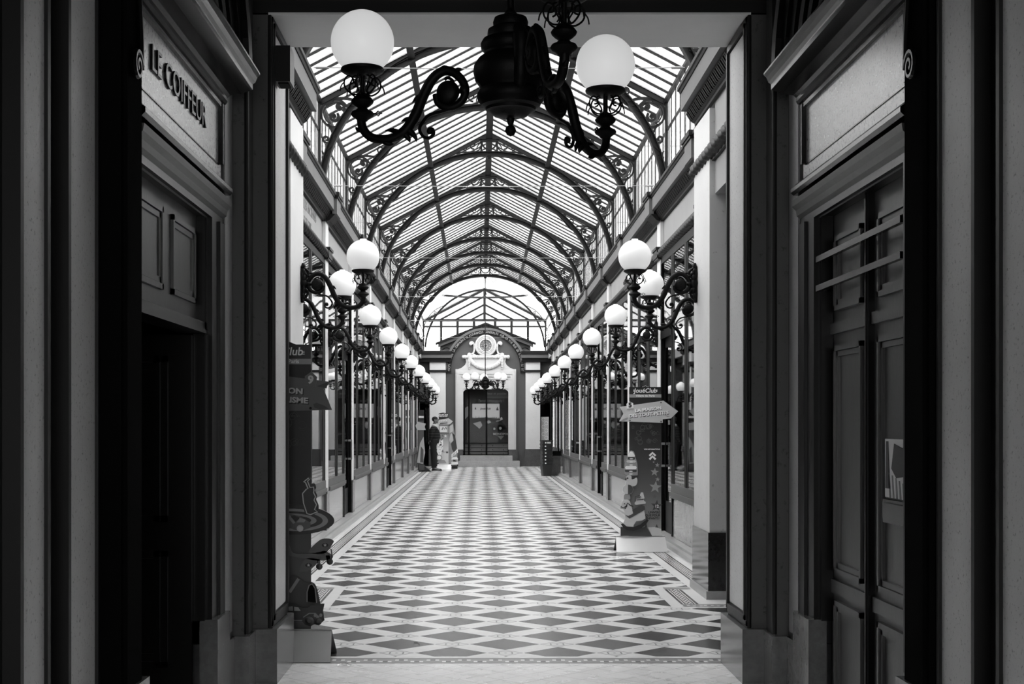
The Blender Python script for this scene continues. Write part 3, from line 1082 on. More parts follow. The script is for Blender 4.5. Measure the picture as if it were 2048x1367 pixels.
def lamp_meshes():
    m = {}
    a = MB()
    path = [(.572, 0, -.345), (.566, 0, -.40), (.54, 0, -.44), (.495, 0, -.462), (.42, 0, -.462), (.355, 0, -.428), (.305, 0, -.356), (.27, 0, -.275), (.227, 0, -.197), (.176, 0, -.160),
            (.125, 0, -.165), (.078, 0, -.21), (.065, 0, -.262), (.090, 0, -.31), (.145, 0, -.330), (.195, 0, -.308), (.208, 0, -.265)]
    sp = smooth_path(path, 5)
    n = len(sp)
    rs = []
    for i in range(n):
        t = i / (n - 1)
        rs.append(0.0215 if t < .3 else 0.025 - 0.010 * max(0, (t - .42)) / .58)
    a.tube(sp, rs, 10)
    a.lathe([(.001, -.030), (.030, -.030), (.050, -.020), (.056, 0), (.050, .020), (.030, .030), (.001, .030)], 20, (.148, 0, -.258), 'y')
    a.lathe([(.001, -.036), (.014, -.034), (.014, .034), (.001, .036)], 10, (.148, 0, -.258), 'y')
    a.tube(smooth_path([(.165, 0, -.20), (.15, 0, -.19), (.125, 0, -.205), (.128, 0, -.225)], 4), [.008] * 12 + [.004], 6)
    # tendril with curl
    a.tube(smooth_path([(.10, 0, -.325), (.17, 0, -.345), (.235, 0, -.36), (.268, 0, -.39), (.285, 0, -.425), (.268, 0, -.46), (.238, 0, -.468), (.218, 0, -.45), (.222, 0, -.428), (.242, 0, -.426)], 4), 0.0085, 6)
    a.ball((.236, 0, -.436), .016, 10, 6)
    # acanthus leaf spikes hugging the arm
    for (p0, p1, p2) in (((.315, -.395), (.345, -.375), (.375, -.385)), ((.37, -.45), (.415, -.425), (.455, -.425)), ((.262, -.275), (.295, -.275), (.322, -.300)),
                         ((.47, -.462), (.44, -.487), (.41, -.49)), ((.345, -.425), (.310, -.455), (.300, -.485)), ((.56, -.41), (.585, -.415), (.60, -.400)),
                         ((.185, -.165), (.17, -.142), (.15, -.135)), ((.12, -.172), (.10, -.155), (.08, -.152)), ((.36, -.44), (.340, -.465), (.332, -.485))):
        a.tube(smooth_path([(p0[0], 0, p0[1]), (p1[0], 0, p1[1]), (p2[0], 0, p2[1])], 4), [.018, .017, .016, .014, .012, .010, .007, .004, .001], 7)
    a.ball((.07, 0, -.252), .026, 10, 6)
    m['arm'] = a.mesh('arm', 'iron', 60)
    b = MB()
    b.lathe([(.001, -.175), (.03, -.165), (.045, -.10), (.04, -.03), (.058, 0), (.04, .04), (.05, .09), (.03, .155), (.001, .17)], 12, (0.012, 0, -.25), 'z', 0.45)
    for k, (z, r, sx) in enumerate(((-.09, .022, .03), (-.14, .024, .03), (-.20, .026, .045), (-.25, .03, .05), (-.31, .024, .04), (-.36, .022, .03), (-.40, .016, .02))):
        for s in (-1, 1):
            b.ball((sx * .6 + .006, s * .028, z), r, 8, 6, (.8, .7, 1.4))
    for z0, z1, xo in ((-.12, -.20, .07), (-.30, -.385, .06), (-.17, -.245, .085)):
        b.tube(smooth_path([(0.0, 0, z0 + .03), (xo, 0, (z0 + z1) / 2 + .02), (xo * .7, 0, z1 + .01), (.02, 0, z1)], 4), 0.013, 7)
    m['backplate'] = b.mesh('backplate', 'iron', 60)
    c = MB()
    c.lathe([(.022, -.375), (.034, -.362), (.050, -.352), (.056, -.342), (.050, -.331), (.030, -.322), (.022, -.312), (.036, -.303), (.050, -.290), (.054, -.280), (.046, -.268), (.034, -.258), (.026, -.250), (.012, -.240), (.012, -.16), (.001, -.158)], 22, (.565, 0, 0))
    m['cup'] = c.mesh('cup', 'iron', 40)
    d = MB()
    d.lathe([(.06, -.160), (.084, -.150), (.100, -.140), (.103, -.132), (.100, -.124), (.088, -.122), (.001, -.122)], 28, (.565, 0, 0))
    for k in range(6):
        an = PI / 6 + k * PI / 3
        pts = smooth_path([(.020, 0, -.250), (.050, 0, -.250), (.082, 0, -.225), (.088, 0, -.190), (.070, 0, -.165), (.047, 0, -.175), (.046, 0, -.198), (.062, 0, -.203)], 4)
        R_ = Matrix.Rotation(an, 4, 'Z')
        d.tube([(R_ @ p) + Vector((.565, 0, 0)) for p in pts], .0042, 5)
        pts = smooth_path([(.088, 0, -.195), (.103, 0, -.215), (.108, 0, -.240)], 3)
        d.tube([(R_ @ p) + Vector((.565, 0, 0)) for p in pts], .0032, 5)
        pts = smooth_path([(.030, 0, -.16), (.05, 0, -.172), (.036, 0, -.20), (.022, 0, -.225), (.030, 0, -.24)], 3)
        d.tube([(R_ @ p) + Vector((.565, 0, 0)) for p in pts], .0035, 5)
    m['gallery'] = d.mesh('gallery', 'iron', 50)
    for nm_, mt in (('globe', 'globe'), ('globe_dim', 'globe_dim')):
        g_ = MB()
        prof = []
        for i in range(26):
            an = -0.72 * PI / 2 + (0.72 * PI / 2 + PI / 2 - 0.2) * i / 25
            prof.append((GR * cos(an), GR * sin(an)))
        prof += [(.030, GR * 0.975), (.030, GR + (.008 if nm_ == 'globe' else -.004)), (.001, GR + (.010 if nm_ == 'globe' else 0))]
        g_.lathe(prof, 32, (.565, 0, 0))
        m[nm_] = g_.mesh(nm_, mt, 50)
    v = MB()
    v.tube([(.565, 0, -.342), (.50, 0, -.342)], .004, 6)
    v.ribbon([(.50, -.342), (.488, -.330), (.476, -.342), (.488, -.354), (.50, -.342)], .005, .006)
    v.ribbon([(.476, -.342), (.468, -.342)], .005, .006)
    m['valve_key'] = v.mesh('valve_key', 'iron')
    return m


LM = lamp_meshes()
LAMP_Y = {-1: [14.7, 18.45, 22.1, 25.9, 29.4, 33.2, 36.9, 40.0, 42.9, 45.6], 1: [14.7, 18.4, 22.3, 26.0, 29.5, 33.3, 37.0, 40.0, 42.9, 45.8]}
ZG = 3.17
proto = None
for sd in (-1, 1):
    ys = [12.45] + LAMP_Y[sd]
    for i, y in enumerate(ys):
        h = 1.87 if i == 0 else 2.285
        loc = (C + sd * h, y, Z(ZG, y))
        h_face = 1.80 if i == 0 else 2.215
        loc = (C + sd * h_face, y, Z(ZG, y))
        rz = 0 if sd == -1 else PI
        where = 'on the near %s pier' % SIDE[sd] if i == 0 else 'on the %s pilaster beyond the near %s pier' % (ordinal(i - 1), SIDE[sd])
        lab = 'lit globe lamp on black scrolled bracket ' + where
        if proto is None:
            t = proto = thing('wall_lamp', lab, 'lamp', loc, rz, 'globe wall lamps along the passage')
            for q in ('backplate', 'arm', 'cup', 'gallery', 'globe', 'valve_key'):
                link(q, LM[q], t)
        else:
            t = copy_tree(proto)
            t.location = loc
            t.rotation_euler = (0, 0, rz)
            t['label'] = lab


def urn_mesh(arms):
    prof = [(.001, .515), (.03, .51), (.049, .505), (.075, .495), (.082, .475), (.080, .455), (.086, .448), (.105, .44), (.108, .42), (.104, .405), (.128, .395), (.139, .375), (.137, .352), (.122, .335), (.122, .325), (.150, .305),
            (.170, .275), (.174, .245), (.165, .205), (.146, .18), (.140, .165), (.150, .155), (.158, .135), (.152, .11), (.142, .10), (.138, .088), (.118, .078), (.114, .066), (.095, .06), (.078, .042), (.035, .030), (.001, .028)]
    a = MB()
    a.lathe(prof, 40)
    for k, an in enumerate(arms):
        R_ = Matrix.Rotation(an, 4, 'Z')
        # acanthus console behind every arm
        q = [R_ @ Vector(p) for p in smooth_path([(.125, 0, .42), (.150, 0, .405), (.168, 0, .36), (.172, 0, .29), (.168, 0, .22), (.152, 0, .165), (.135, 0, .13)], 4)]
        big = 1.0
        if math.sin(an) > -.5:
            continue
        a.tube([p - (R_ @ Vector((1, 0, 0))) * .03 * (1 - big) for p in q], [v * (.35 + .65 * big) for v in (.012, .02, .028, .034, .036, .036, .034, .034, .032, .03, .026, .02, .012)], 10)
    return a.mesh('body', 'iron', 40)


def chandelier(loc, rodtop, arms, label, globe, scale, rose=False):
    t = thing('chandelier', label, 'chandelier', loc)
    link('body', urn_mesh([a[0] for a in arms]), t).scale = (scale,) * 3
    f = MB()
    f.lathe([(.001, .04), (.020, .03), (.014, .005), (.010, -.002), (.022, -.012), (.026, -.028), (.018, -.046), (.001, -.054)], 16)
    link('finial', f.mesh('finial', 'iron', 50), t).scale = (scale,) * 3
    r = MB()
    z0 = .505 * scale
    r.lathe([(.024 * scale, z0), (.03 * scale, z0 + .012), (.017 * scale, z0 + .03), (.017 * scale, z0 + .04), (.015 * scale, rodtop - loc[2])], 14)
    if rose:
        zt = rodtop - loc[2]
        r.lathe([(.012, zt - .03), (.06, zt - .035), (.062, zt - .02), (.03, zt), (.03, zt + .05), (.008, zt + .07)], 14)
        r.tube([(0, 0, zt), (0, 0, Z(6.78, 44.6) - loc[2])], .012, 6)
    r.build('rod', 'iron', t, 50)
    for an, ra, *drop in arms:
        # every arm is a mesh with its lamp as sub-parts
        k = ra / 0.74
        L = Matrix.Translation(((ra - .565) * scale, 0, 0.49 * scale)) @ Matrix.Scale(scale, 4)
        o = link('arm', LM['arm'], t)
        o.location = (cos(an) * (ra - .565) * scale, sin(an) * (ra - .565) * scale, (.488 - (drop[0] if drop else 0)) * scale)
        o.rotation_euler = (0, 0, an)
        o.scale = (scale,) * 3
        for q in ('cup', 'gallery', globe, 'valve_key'):
            link('globe' if q.startswith('globe') else q, LM[q], o)
        if globe == 'globe_dim':
            s_ = MB()
            for (a1, a2, r_) in ((2.1, 0.95, .007), (1.9, 1.0, .004), (2.2, 0.9, .004)):
                s_.ball((.565 + GR * cos(a1) * cos(a2), -GR * sin(a1) * cos(a2) * (1 if an > 2 else -1), GR * sin(a2)), r_, 8, 5, (1, .5, 1))
            s_.build('grime_spot', 'iron', o)
    return t


chandelier((0.142, 6.36, 2.835 + .054), 4.72, [(math.radians(168.3), .715, .064), (math.radians(50.8), .785, .05), (math.radians(284.5), .80)],
           'large black iron chandelier with opal globes hanging close in the entrance', 'globe_dim', 1.0)
cy = 44.6
chandelier((C + 0.0, cy, 2.62), 5.76, [(math.radians(a), .735) for a in (166, 94, 22, 310, 238)],
           'small five-globe black iron chandelier hanging in front of the clock doorway', 'globe', 0.86, True)

# ------------------------------------------------------------------ entrance hall
CEIL = 4.72
HALL_W, HALL_H = 1.15, 3.4  # opening in the added rear wall, sized for the light it lets in
e = MB()
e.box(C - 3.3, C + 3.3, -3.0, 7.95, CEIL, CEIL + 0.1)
tag(e.build('ceiling', 'ceil'), kind='structure')
t = thing('trim_lintel', None, None, (C, 8.28, 3.875), kind='structure')
e = MB(); e.box(-3.2, 3.2, -0.325, 0.345, 0.012, 1.6); e.box(-3.2, 3.2, -0.30, 0.32, 1.6, 3.3)
e.build('beam', 'jambd', t)
e = MB(); e.box(-1.40, 1.40, -0.335, 0.355, 0, 0.012)
e.build('soffit', 'soffit', t)
e = MB(); e.box(-1.5, 1.5, -0.375, -0.325, 0.085, 0.15); e.box(-1.5, 1.5, -0.35, -0.325, 0.15, 0.2)
e.build('fascia_moulding', 'casing', t)

for sd in (-1, 1):
    nm = SIDE[sd]
    B = lambda mb, h0, h1, y0, y1, z0, z1: mb.box(sd * h0, sd * h1, y0, y1, z0, z1)
    # jamb next to the passage
    t = thing('entrance_jamb', 'panelled stepped stone jamb of the entrance opening, %s side' % nm, 'jamb', (C, 0, 0), 0, 'jambs of the entrance opening', 'structure')
    a = MB(); B(a, 1.385, 3.2, 7.95, 8.60, 0.315, 3.875); B(a, 1.49, 3.2, 7.71, 7.95, 0.31, CEIL); B(a, 1.565, 3.2, 7.45, 7.71, 0.31, CEIL)
    a.build('stepped_wall', 'jambf', t)
    a = MB(); B(a, 1.382, 1.39, 8.02, 8.53, 0.40, 3.80)
    a.build('panel', 'jambp', t)
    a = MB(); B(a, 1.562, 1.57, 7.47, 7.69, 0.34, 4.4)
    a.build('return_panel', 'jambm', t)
    a = MB()
    for (q0, q1, h) in ((0.03, 0.022, 1.366), (0.0, 0.03, 1.374)):
        y0, y1, z0, z1 = 7.955 + q0, 8.595 - q0, 0.33 + q0, 3.865 - q0
        w_ = 0.028
        B(a, h, 1.39, y0, y0 + w_, z0, z1); B(a, h, 1.39, y1 - w_, y1, z0, z1)
        B(a, h, 1.39, y0, y1, z0, z0 + w_); B(a, h, 1.39, y0, y1, z1 - w_, z1)
    a.tube([(sd * 1.487, 7.715, 0.32), (sd * 1.487, 7.715, 4.6)], 0.014, 8)
    a.tube([(sd * 1.392, 7.952, 0.32), (sd * 1.392, 7.952, 3.87)], 0.012, 8)
    a.build('panel_moulding', 'jambd', t)
    a = MB(); B(a, 1.345, 3.2, 7.92, 8.635, 0, 0.315); B(a, 1.468, 3.2, 7.69, 7.92, 0, 0.31); B(a, 1.55, 3.2, 7.42, 7.69, 0, 0.31)
    a.build('plinth', 'plinthd', t)
    # hall wall before and over the doorway
    w = MB()
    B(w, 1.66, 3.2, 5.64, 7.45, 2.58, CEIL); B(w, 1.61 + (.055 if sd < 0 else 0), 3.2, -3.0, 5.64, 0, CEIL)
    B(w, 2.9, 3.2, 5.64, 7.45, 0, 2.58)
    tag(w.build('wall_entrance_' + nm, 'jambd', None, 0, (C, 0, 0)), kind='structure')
    # hall pilasters
    for k, (y0, y1) in enumerate(((4.78, 5.18), (4.28, 4.58))):
        t = thing('hall_pilaster', 'flat grey pilaster strip on the %s entrance hall wall, %s from the door casing' % (nm, ordinal(k)), 'pilaster', (C - (.055 if sd < 0 else 0), 0, 0), 0, 'entrance hall pilasters', 'structure')
        a = MB(); B(a, 1.565, 1.62, y0 + 0.03, y1 - 0.03, 0, CEIL)
        a.build('face', 'jamb', t)
        a = MB()
        for y in (y0, y1 - 0.03):
            B(a, 1.552, 1.62, y, y + 0.03, 0, CEIL)
        a.build('edge_moulding', 'jambd', t)
    # door casing
    d = thing('door_casing', 'dark carved door casing with cornice hood and overdoor panel on the %s entrance wall' % nm, 'door casing', (C, 6.4, 0), 0, 'door casings in the entrance hall')
    Bd = lambda mb, h0, h1, y0, y1, z0, z1: mb.box(sd * h0, sd * h1, y0 - 6.4, y1 - 6.4, z0, z1)
    a = MB()
    Bd(a, 1.57, 1.64, 7.15, 7.45, 0.48, 2.58); Bd(a, 1.555, 1.60, 7.30, 7.43, 0.48, 2.58); Bd(a, 1.60, 1.66, 7.11, 7.15, 0.48, 2.58)
    Bd(a, 1.57, 1.64, 5.52, 5.64, 0.48, 2.58)
    Bd(a, 1.57, 1.66, 5.50, 7.45, 2.58, 2.62)
    a.build('jamb_post', 'casing', d)
    a = MB()
    Bd(a, 1.535, 1.66, 5.20, 5.50, 0.485, CEIL); Bd(a, 1.52, 1.62, 5.24, 5.46, 0.485, CEIL)
    a.build('outer_post', 'post', d)
    a = MB(); Bd(a, 1.535, 1.63, 7.12, 7.47, 0, 0.485); Bd(a, 1.505, 1.66, 5.17, 5.53, 0, 0.485)
    a.build('plinth', 'plinthd', d)
    a = MB()
    ph = [(1.60, 2.575), (1.575, 2.59), (1.57, 2.615), (1.55, 2.63), (1.545, 2.66), (1.525, 2.68), (1.52, 2.71), (1.62, 2.71)]
    a.grid([[(sd * h, 5.50 - 6.4, z) for h, z in ph], [(sd * h, 7.45 - 6.4, z) for h, z in ph]])
    a.build('architrave', 'oak', d)
    a = MB()
    ph = [(1.62, 2.74), (1.53, 2.74), (1.515, 2.755), (1.515, 2.775), (1.53, 2.785), (1.54, 2.80), (1.62, 2.80)]
    a.grid([[(sd * h, 5.50 - 6.4, z) for h, z in ph], [(sd * h, 7.44 - 6.4, z) for h, z in ph]])
    a.build('ledge', 'oakd', d)
    a = MB()
    Bd(a, 1.565, 1.66, 5.50, 7.36, 2.80, 3.225)
    a.build('overdoor_panel', 'oakp', d)
    a = MB()
    y0, y1, z0, z1 = 5.56, 7.29, 2.885, 3.185
    Bd(a, 1.545, 1.57, y0, y1, z1, z1 + 0.022); Bd(a, 1.54, 1.57, y1, y1 + 0.03, z0, z1 + 0.022); Bd(a, 1.545, 1.57, y0 - 0.03, y0, z0, z1 + 0.022)
    Bd(a, 1.56, 1.57, y0, y1, z0 - 0.006, z0)
    a.build('panel_frame', 'oakd', d)
    a = MB()
    ph = [(1.62, 3.225), (1.545, 3.225), (1.535, 3.24), (1.535, 3.26), (1.52, 3.275), (1.46, 3.285), (1.415, 3.30), (1.40, 3.305), (1.40, 3.335), (1.385, 3.345), (1.375, 3.37), (1.36, 3.385), (1.36, 3.395), (1.62, 3.40)]
    a.grid([[(sd * h, 5.50 - 6.4, z) for h, z in ph], [(sd * h, 7.40 - 6.4, z) for h, z in ph]])
    a.build('hood', 'oakd', d)
    a = MB()
    for k, (ra, rb, h) in enumerate(((1.0, 0.96, 1.40), (0.95, 0.91, 1.44), (0.90, 0.85, 1.47), (0.80, 0.76, 1.49), (0.66, 0.63, 1.50), (0.5, 0.47, 1.51))):
        rings = []
        for j in range(25):
            an = PI * j / 24
            pt = lambda r, hh: (sd * hh, r * cos(an), 3.385 + r * 0.72 * sin(an))
            rings.append([pt(ra, h), pt(rb, h + .01), pt(rb, 1.63), pt(ra, 1.63)])
        a.grid(rings, True, True)
    a.build('arched_moulding', 'casing', d)
    a = MB()
    for yy in (5.35,):
        a.tube([(sd * 1.51, yy - 6.4 + p[0], p[1]) for p in spiral(0, 2.90, 0.065, 0.012, 0, 3.4 * PI, 26)], 0.012, 6)
        a.tube(smooth_path([(sd * 1.51, yy - 6.4 + 0.065, 2.90), (sd * 1.51, yy - 6.4 + 0.06, 3.02), (sd * 1.51, yy - 6.4 + 0.03, 3.18), (sd * 1.51, yy - 6.4 + 0.0, 3.45)], 5), 0.012, 6)
    a.build('scroll_console', 'casing', d)
    if sd == -1:
        a = text_mb('LE COIFFEUR', 0.20, 0.006, 0.0)
        q = MB(); q.add(a, T(-1.560, -0.05, 3.045, 0, 0, PI / 2, (1.0, 1, .80)))
        q.build('raised_lettering', 'casing', d)

# left door: fixed top panel and an open leaf into a dark room
t = thing('door_1', None, None, (C, 6.4, 0), kind='structure')
a = MB()
a.box(-1.68, -1.645, 5.64 - 6.4, 7.15 - 6.4, 2.02, 2.58)
for (ya, yb) in ((5.80, 6.32), (6.52, 7.04)):
    for q, hh in ((0.0, 1.63), (0.03, 1.637)):
        y0, y1, z0, z1 = ya + q - 6.4, yb - q - 6.4, 2.12 + q, 2.50 - q
        w_ = 0.026
        a.box(-1.65, -hh, y0, y0 + w_, z0, z1); a.box(-1.65, -hh, y1 - w_, y1, z0, z1)
        a.box(-1.65, -hh, y0, y1, z0, z0 + w_); a.box(-1.65, -hh, y0, y1, z1 - w_, z1)
a.build('fixed_top_panel', 'oak', t)
a = MB(); a.box(-1.70, -1.60, 5.64 - 6.4, 7.15 - 6.4, 1.985, 2.03); a.box(-1.72, -1.59, 5.64 - 6.4, 7.15 - 6.4, 1.97, 1.99)
a.build('transom_rail', 'casing', t)
a = MB()
a.box(-2.30, -1.66, 7.06 - 6.4, 7.10 - 6.4, 0.02, 1.96)
for z0, z1 in ((0.25, 0.85), (1.0, 1.85)):
    for q in (0.0, 0.04):
        a.box(-2.2 + q, -1.78 - q, 7.045 - 6.4 + q * .2, 7.06 - 6.4, z1 - 0.03 - q, z1 - q); a.box(-2.2 + q, -1.78 - q, 7.045 - 6.4 + q * .2, 7.06 - 6.4, z0 + q, z0 + 0.03 + q)
        a.box(-2.2 + q, -2.17 + q, 7.045 - 6.4, 7.06 - 6.4, z0, z1); a.box(-1.81 - q, -1.78 - q, 7.045 - 6.4, 7.06 - 6.4, z0, z1)
a.build('open_leaf', 'casing', t)
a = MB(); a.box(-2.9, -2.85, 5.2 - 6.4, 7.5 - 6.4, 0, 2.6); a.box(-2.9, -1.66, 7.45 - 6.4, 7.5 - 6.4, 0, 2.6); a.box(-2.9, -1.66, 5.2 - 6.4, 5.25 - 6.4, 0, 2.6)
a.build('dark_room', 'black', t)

# right door: two panelled leaves
t = thing('door_2', None, None, (C, 6.4, 0), kind='structure')
for k, (ya, yb) in enumerate(((5.64, 6.38), (6.41, 7.15))):
    a = MB()
    a.box(1.665, 1.70, ya - 6.4, yb - 6.4, 0, 2.58)

    def panel(y0, y1, z0, z1):
        for q, hh in ((0.0, 1.640), (0.028, 1.650)):
            w_ = 0.026
            a.box(1.67, hh, y0 + q - 6.4, y0 + q + w_ - 6.4, z0 + q, z1 - q); a.box(1.67, hh, y1 - q - w_ - 6.4, y1 - q - 6.4, z0 + q, z1 - q)
            a.box(1.67, hh, y0 + q - 6.4, y1 - q - 6.4, z0 + q, z0 + q + w_); a.box(1.67, hh, y0 + q - 6.4, y1 - q - 6.4, z1 - q - w_, z1 - q)
    panel(ya + .12, yb - .12, 2.08, 2.46)
    panel(ya + .12, yb - .12, 0.74, 1.90)
    panel(ya + .12, yb - .12, 0.12, 0.60)
    a.box(1.645, 1.67, ya - 6.4 + .02, yb - 6.4 - .02, 1.965, 2.02)
    a.box(1.65, 1.67, ya - 6.4 + .02, yb - 6.4 - .02, 0.63, 0.70)
    o = a.build('door_leaf', 'oak', t)
    if k == 0:
        b = MB(); b.box(1.645, 1.665, 5.80 - 6.4, 6.18 - 6.4, 1.06, 1.165)
        b.box(1.632, 1.645, 5.84 - 6.4, 6.14 - 6.4, 1.08, 1.15)
        b.build('letter_slot', 'oakd', o)
    else:
        b = MB(); b.lathe([(.001, 1.652), (.016, 1.654), (.018, 1.662), (.001, 1.666)], 12, (0, 6.47 - 6.4, 1.03), 'x')
        b.build('keyhole_plate', 'steeld', o)
a = MB(); a.box(1.635, 1.68, 6.375 - 6.4, 6.415 - 6.4, 0, 2.58); a.box(1.625, 1.64, 6.388 - 6.4, 6.402 - 6.4, 0, 2.58)
a.build('meeting_stile', 'casing', t)
for z in (2.19, 2.34):
    a = MB(); a.box(1.575, 1.60, 5.70, 7.13, z, z + 0.03)
    a.box(1.60, 1.68, 5.72, 5.74, z, z + 0.03); a.box(1.60, 1.68, 7.09, 7.11, z, z + 0.03)
    o = a.build('security_bar', 'oakd', None, 0, (C, 0, 0))
    tag(o, '%s of two flat iron bars across the top of the panelled right door' % ('lower' if z < 2.3 else 'upper'), 'bar', 'iron bars on the right door')
pt = thing('poster', 'torn building poster stuck above the letter slot of the panelled right door', 'poster', (C + 1.648, 5.98, 1.275))
a = MB(); a.box(-.002, .003, -.17, .17, -.10, .16); a.build('sheet', 'white', pt)
a = MB()
a.prism([(-.12, .0), (-.10, .12), (.03, .14), (.07, .03), (.0, -.01)], -.004, -.002, 'x')
a.prism([(.09, -.06), (.12, .15), (.15, .15), (.16, -.06)], -.004, -.002, 'x')
a.build('dark_image', 'tex_dark', pt)
a = MB()
for k in range(5):
    a.prism([(-.12 + k * .05, -.10), (-.10 + k * .05, -.03 + .01 * k), (-.085 + k * .05, -.03 + .01 * k), (-.10 + k * .05, -.10)], -.004, -.002, 'x')
a.build('grey_streaks', 'tex_mid', pt)

w = MB()  # unseen wall behind the camera, added to cut light from the back
w.box(C - 3.3, C - HALL_W, -3.1, -3.0, 0, CEIL); w.box(C + HALL_W, C + 3.3, -3.1, -3.0, 0, CEIL); w.box(C - HALL_W, C + HALL_W, -3.1, -3.0, HALL_H, CEIL)
tag(w.build('wall_light_stop', 'jambd'), kind='structure')

# little box on the left jamb
t = thing('junction_box', 'small grey box fixed high on the inner face of the left entrance jamb', 'box', (C - 1.33, 8.12, 3.62))
a = MB(); a.box(-.045, .045, -.09, .09, -.11, .10); a.build('case', 'jambd', t)
a = MB(); a.box(-.03, .03, -.06, .06, -.118, -.11); a.build('lens_slot', 'black', t)

# side openings of the near bay
for sd in (-1, 1):
    w = MB()
    w.box(C + sd * 4.6, C + sd * 4.7, 8.6, 12.6, 0, 4.4)
    w.box(C + sd * 2.2, C + sd * 4.7, 12.4, 12.7, 0, 4.4)
    w.box(C + sd * 2.2, C + sd * 4.7, 8.60, 12.6, 3.5, 3.7)
    w.box(C + sd * 3.2, C + sd * 4.7, 8.4, 8.62, 0, 4.4)
    tag(w.build('wall_side_passage_' + SIDE[sd], 'jambd'), kind='structure')
    f = MB(); f.box(C + sd * 3.2, C + sd * 4.7, 8.6, 12.6, -.02, -.001)
    tag(f.build('floor_side_passage_' + SIDE[sd], 'f_grey'), kind='structure')

# ------------------------------------------------------------------ toy shop signs
def mat_board(name, stops):
    """printed panel whose print fades from black at the top to grey"""
    m, nt, out = nodes_of(name)
    g = G(nt)
    s = g.n('ShaderNodeSeparateXYZ')
    nt.links.new(g.obj(), s.inputs[0])
    r = g.n('ShaderNodeValToRGB')
    cr = r.color_ramp
    while len(cr.elements) < len(stops):
        cr.elements.new(0.5)
    for e_, (p, v) in zip(cr.elements, stops):
        e_.position = p
        e_.color = (v, v, v, 1)
    g.put(r.inputs[0], g.mul(s.outputs[2], 0.5))
    g.bsdf(out, r.outputs[0], 0.45, 0, 0.4)
    return m


M['board_r'] = mat_board('printed_board_grey', [(0.10, 0.26), (0.22, 0.20), (0.36, 0.10), (0.50, 0.05), (0.70, 0.015)])
M['board_l'] = mat_board('printed_board_dark', [(0.10, 0.10), (0.2, 0.10), (0.36, 0.07), (0.48, 0.018), (0.75, 0.006)])
M['board_f'] = mat_board('printed_board_pale', [(0.10, 0.62), (0.35, 0.55), (0.5, 0.34), (0.68, 0.14), (0.8, 0.05)])
M['arrow_l'] = mat('grey_arrow_board', 0.11, 0.5, 0, 0.4, 0.05)
M['chrome'] = mat('brushed_steel_foot', 0.38, 0.3, 0.6, 0.5, 0.10, 4.0, 0.02)


def star(cx, cz, r, rot=0.0):
    return [(cx + (r if k % 2 == 0 else r * 0.42) * sin(rot + k * PI / 5), cz + (r if k % 2 == 0 else r * 0.42) * cos(rot + k * PI / 5)) for k in range(10)]


def oval(cx, cz, rx, rz, n=24, rot=0.0):
    return [(cx + rx * cos(2 * PI * k / n) * cos(rot) - rz * sin(2 * PI * k / n) * sin(rot), cz + rx * cos(2 * PI * k / n) * sin(rot) + rz * sin(2 * PI * k / n) * cos(rot)) for k in range(n)]


def round_poly(p, n=4):
    q = []
    m_ = len(p)
    for i in range(m_):
        p0, p1, p2, p3 = [Vector(p[(i + j - 1) % m_]) for j in range(4)]
        for k in range(n):
            t_ = k / n
            v_ = 0.5 * ((2 * p1) + (p2 - p0) * t_ + (2 * p0 - 5 * p1 + 4 * p2 - p3) * t_ * t_ + (3 * p1 - p0 - 3 * p2 + p3) * t_ ** 3)
            q.append((v_.x, v_.y))
    return q


def piece(parent, name, mt, polys, y, th=0.006, label=None):
    if name == 'ring_tip' or label in ('stacking ring toy', 'toy duck', 'small toy hat', 'racing hand controller', 'toy fighter plane', 'toy tunnel'):
        polys = [round_poly(p) if 5 <= len(p) < 30 else p for p in polys]
    a = MB()
    for p in polys:
        a.prism(p, y - th, y)
    o = a.build(name, mt, parent)
    if label:
        o['label'] = label
    return o


def txt(parent, name, mt, s, size, x, z, y, bold=0.0, rot=0.0, align='CENTER', depth=0.002, shear=0.0, xs=1.0):
    a = MB()
    a.add(text_mb(s, size, depth, bold, align, shear), T(x, y, z, 0, -rot, 0, (xs, 1, 1)))
    if name == 'arrow_text':        # printed drop shadow of the letters
        sh = MB()
        sh.add(text_mb(s, size, .0004, bold + .001, align, shear), T(x + .005, y + depth, z - .006, 0, -rot, 0, (xs, 1, 1)))
        sh.build('arrow_text_shadow', 'blackb', parent)
    return a.build(name, mt, parent)


def steel_foot(t, x0, x1, dpt, h, mt):
    a = MB()
    a.quad((x0 - .012, 0, 0), (x1 + .012, 0, 0), (x1, dpt / 2, h), (x0, dpt / 2, h))
    a.quad((x0 - .012, .004, 0), (x1 + .012, .004, 0), (x1, dpt / 2 + .004, h), (x0, dpt / 2 + .004, h))
    a.quad((x1 + .012, dpt, 0), (x0 - .012, dpt, 0), (x0, dpt / 2, h), (x1, dpt / 2, h))
    a.box(x0, x1, dpt / 2 - .006, dpt / 2 + .010, h - .004, h + .004)
    a.box(x0 - .012, x1 + .012, 0, .006, 0, .006)
    return a.build('steel_foot', mt, t)


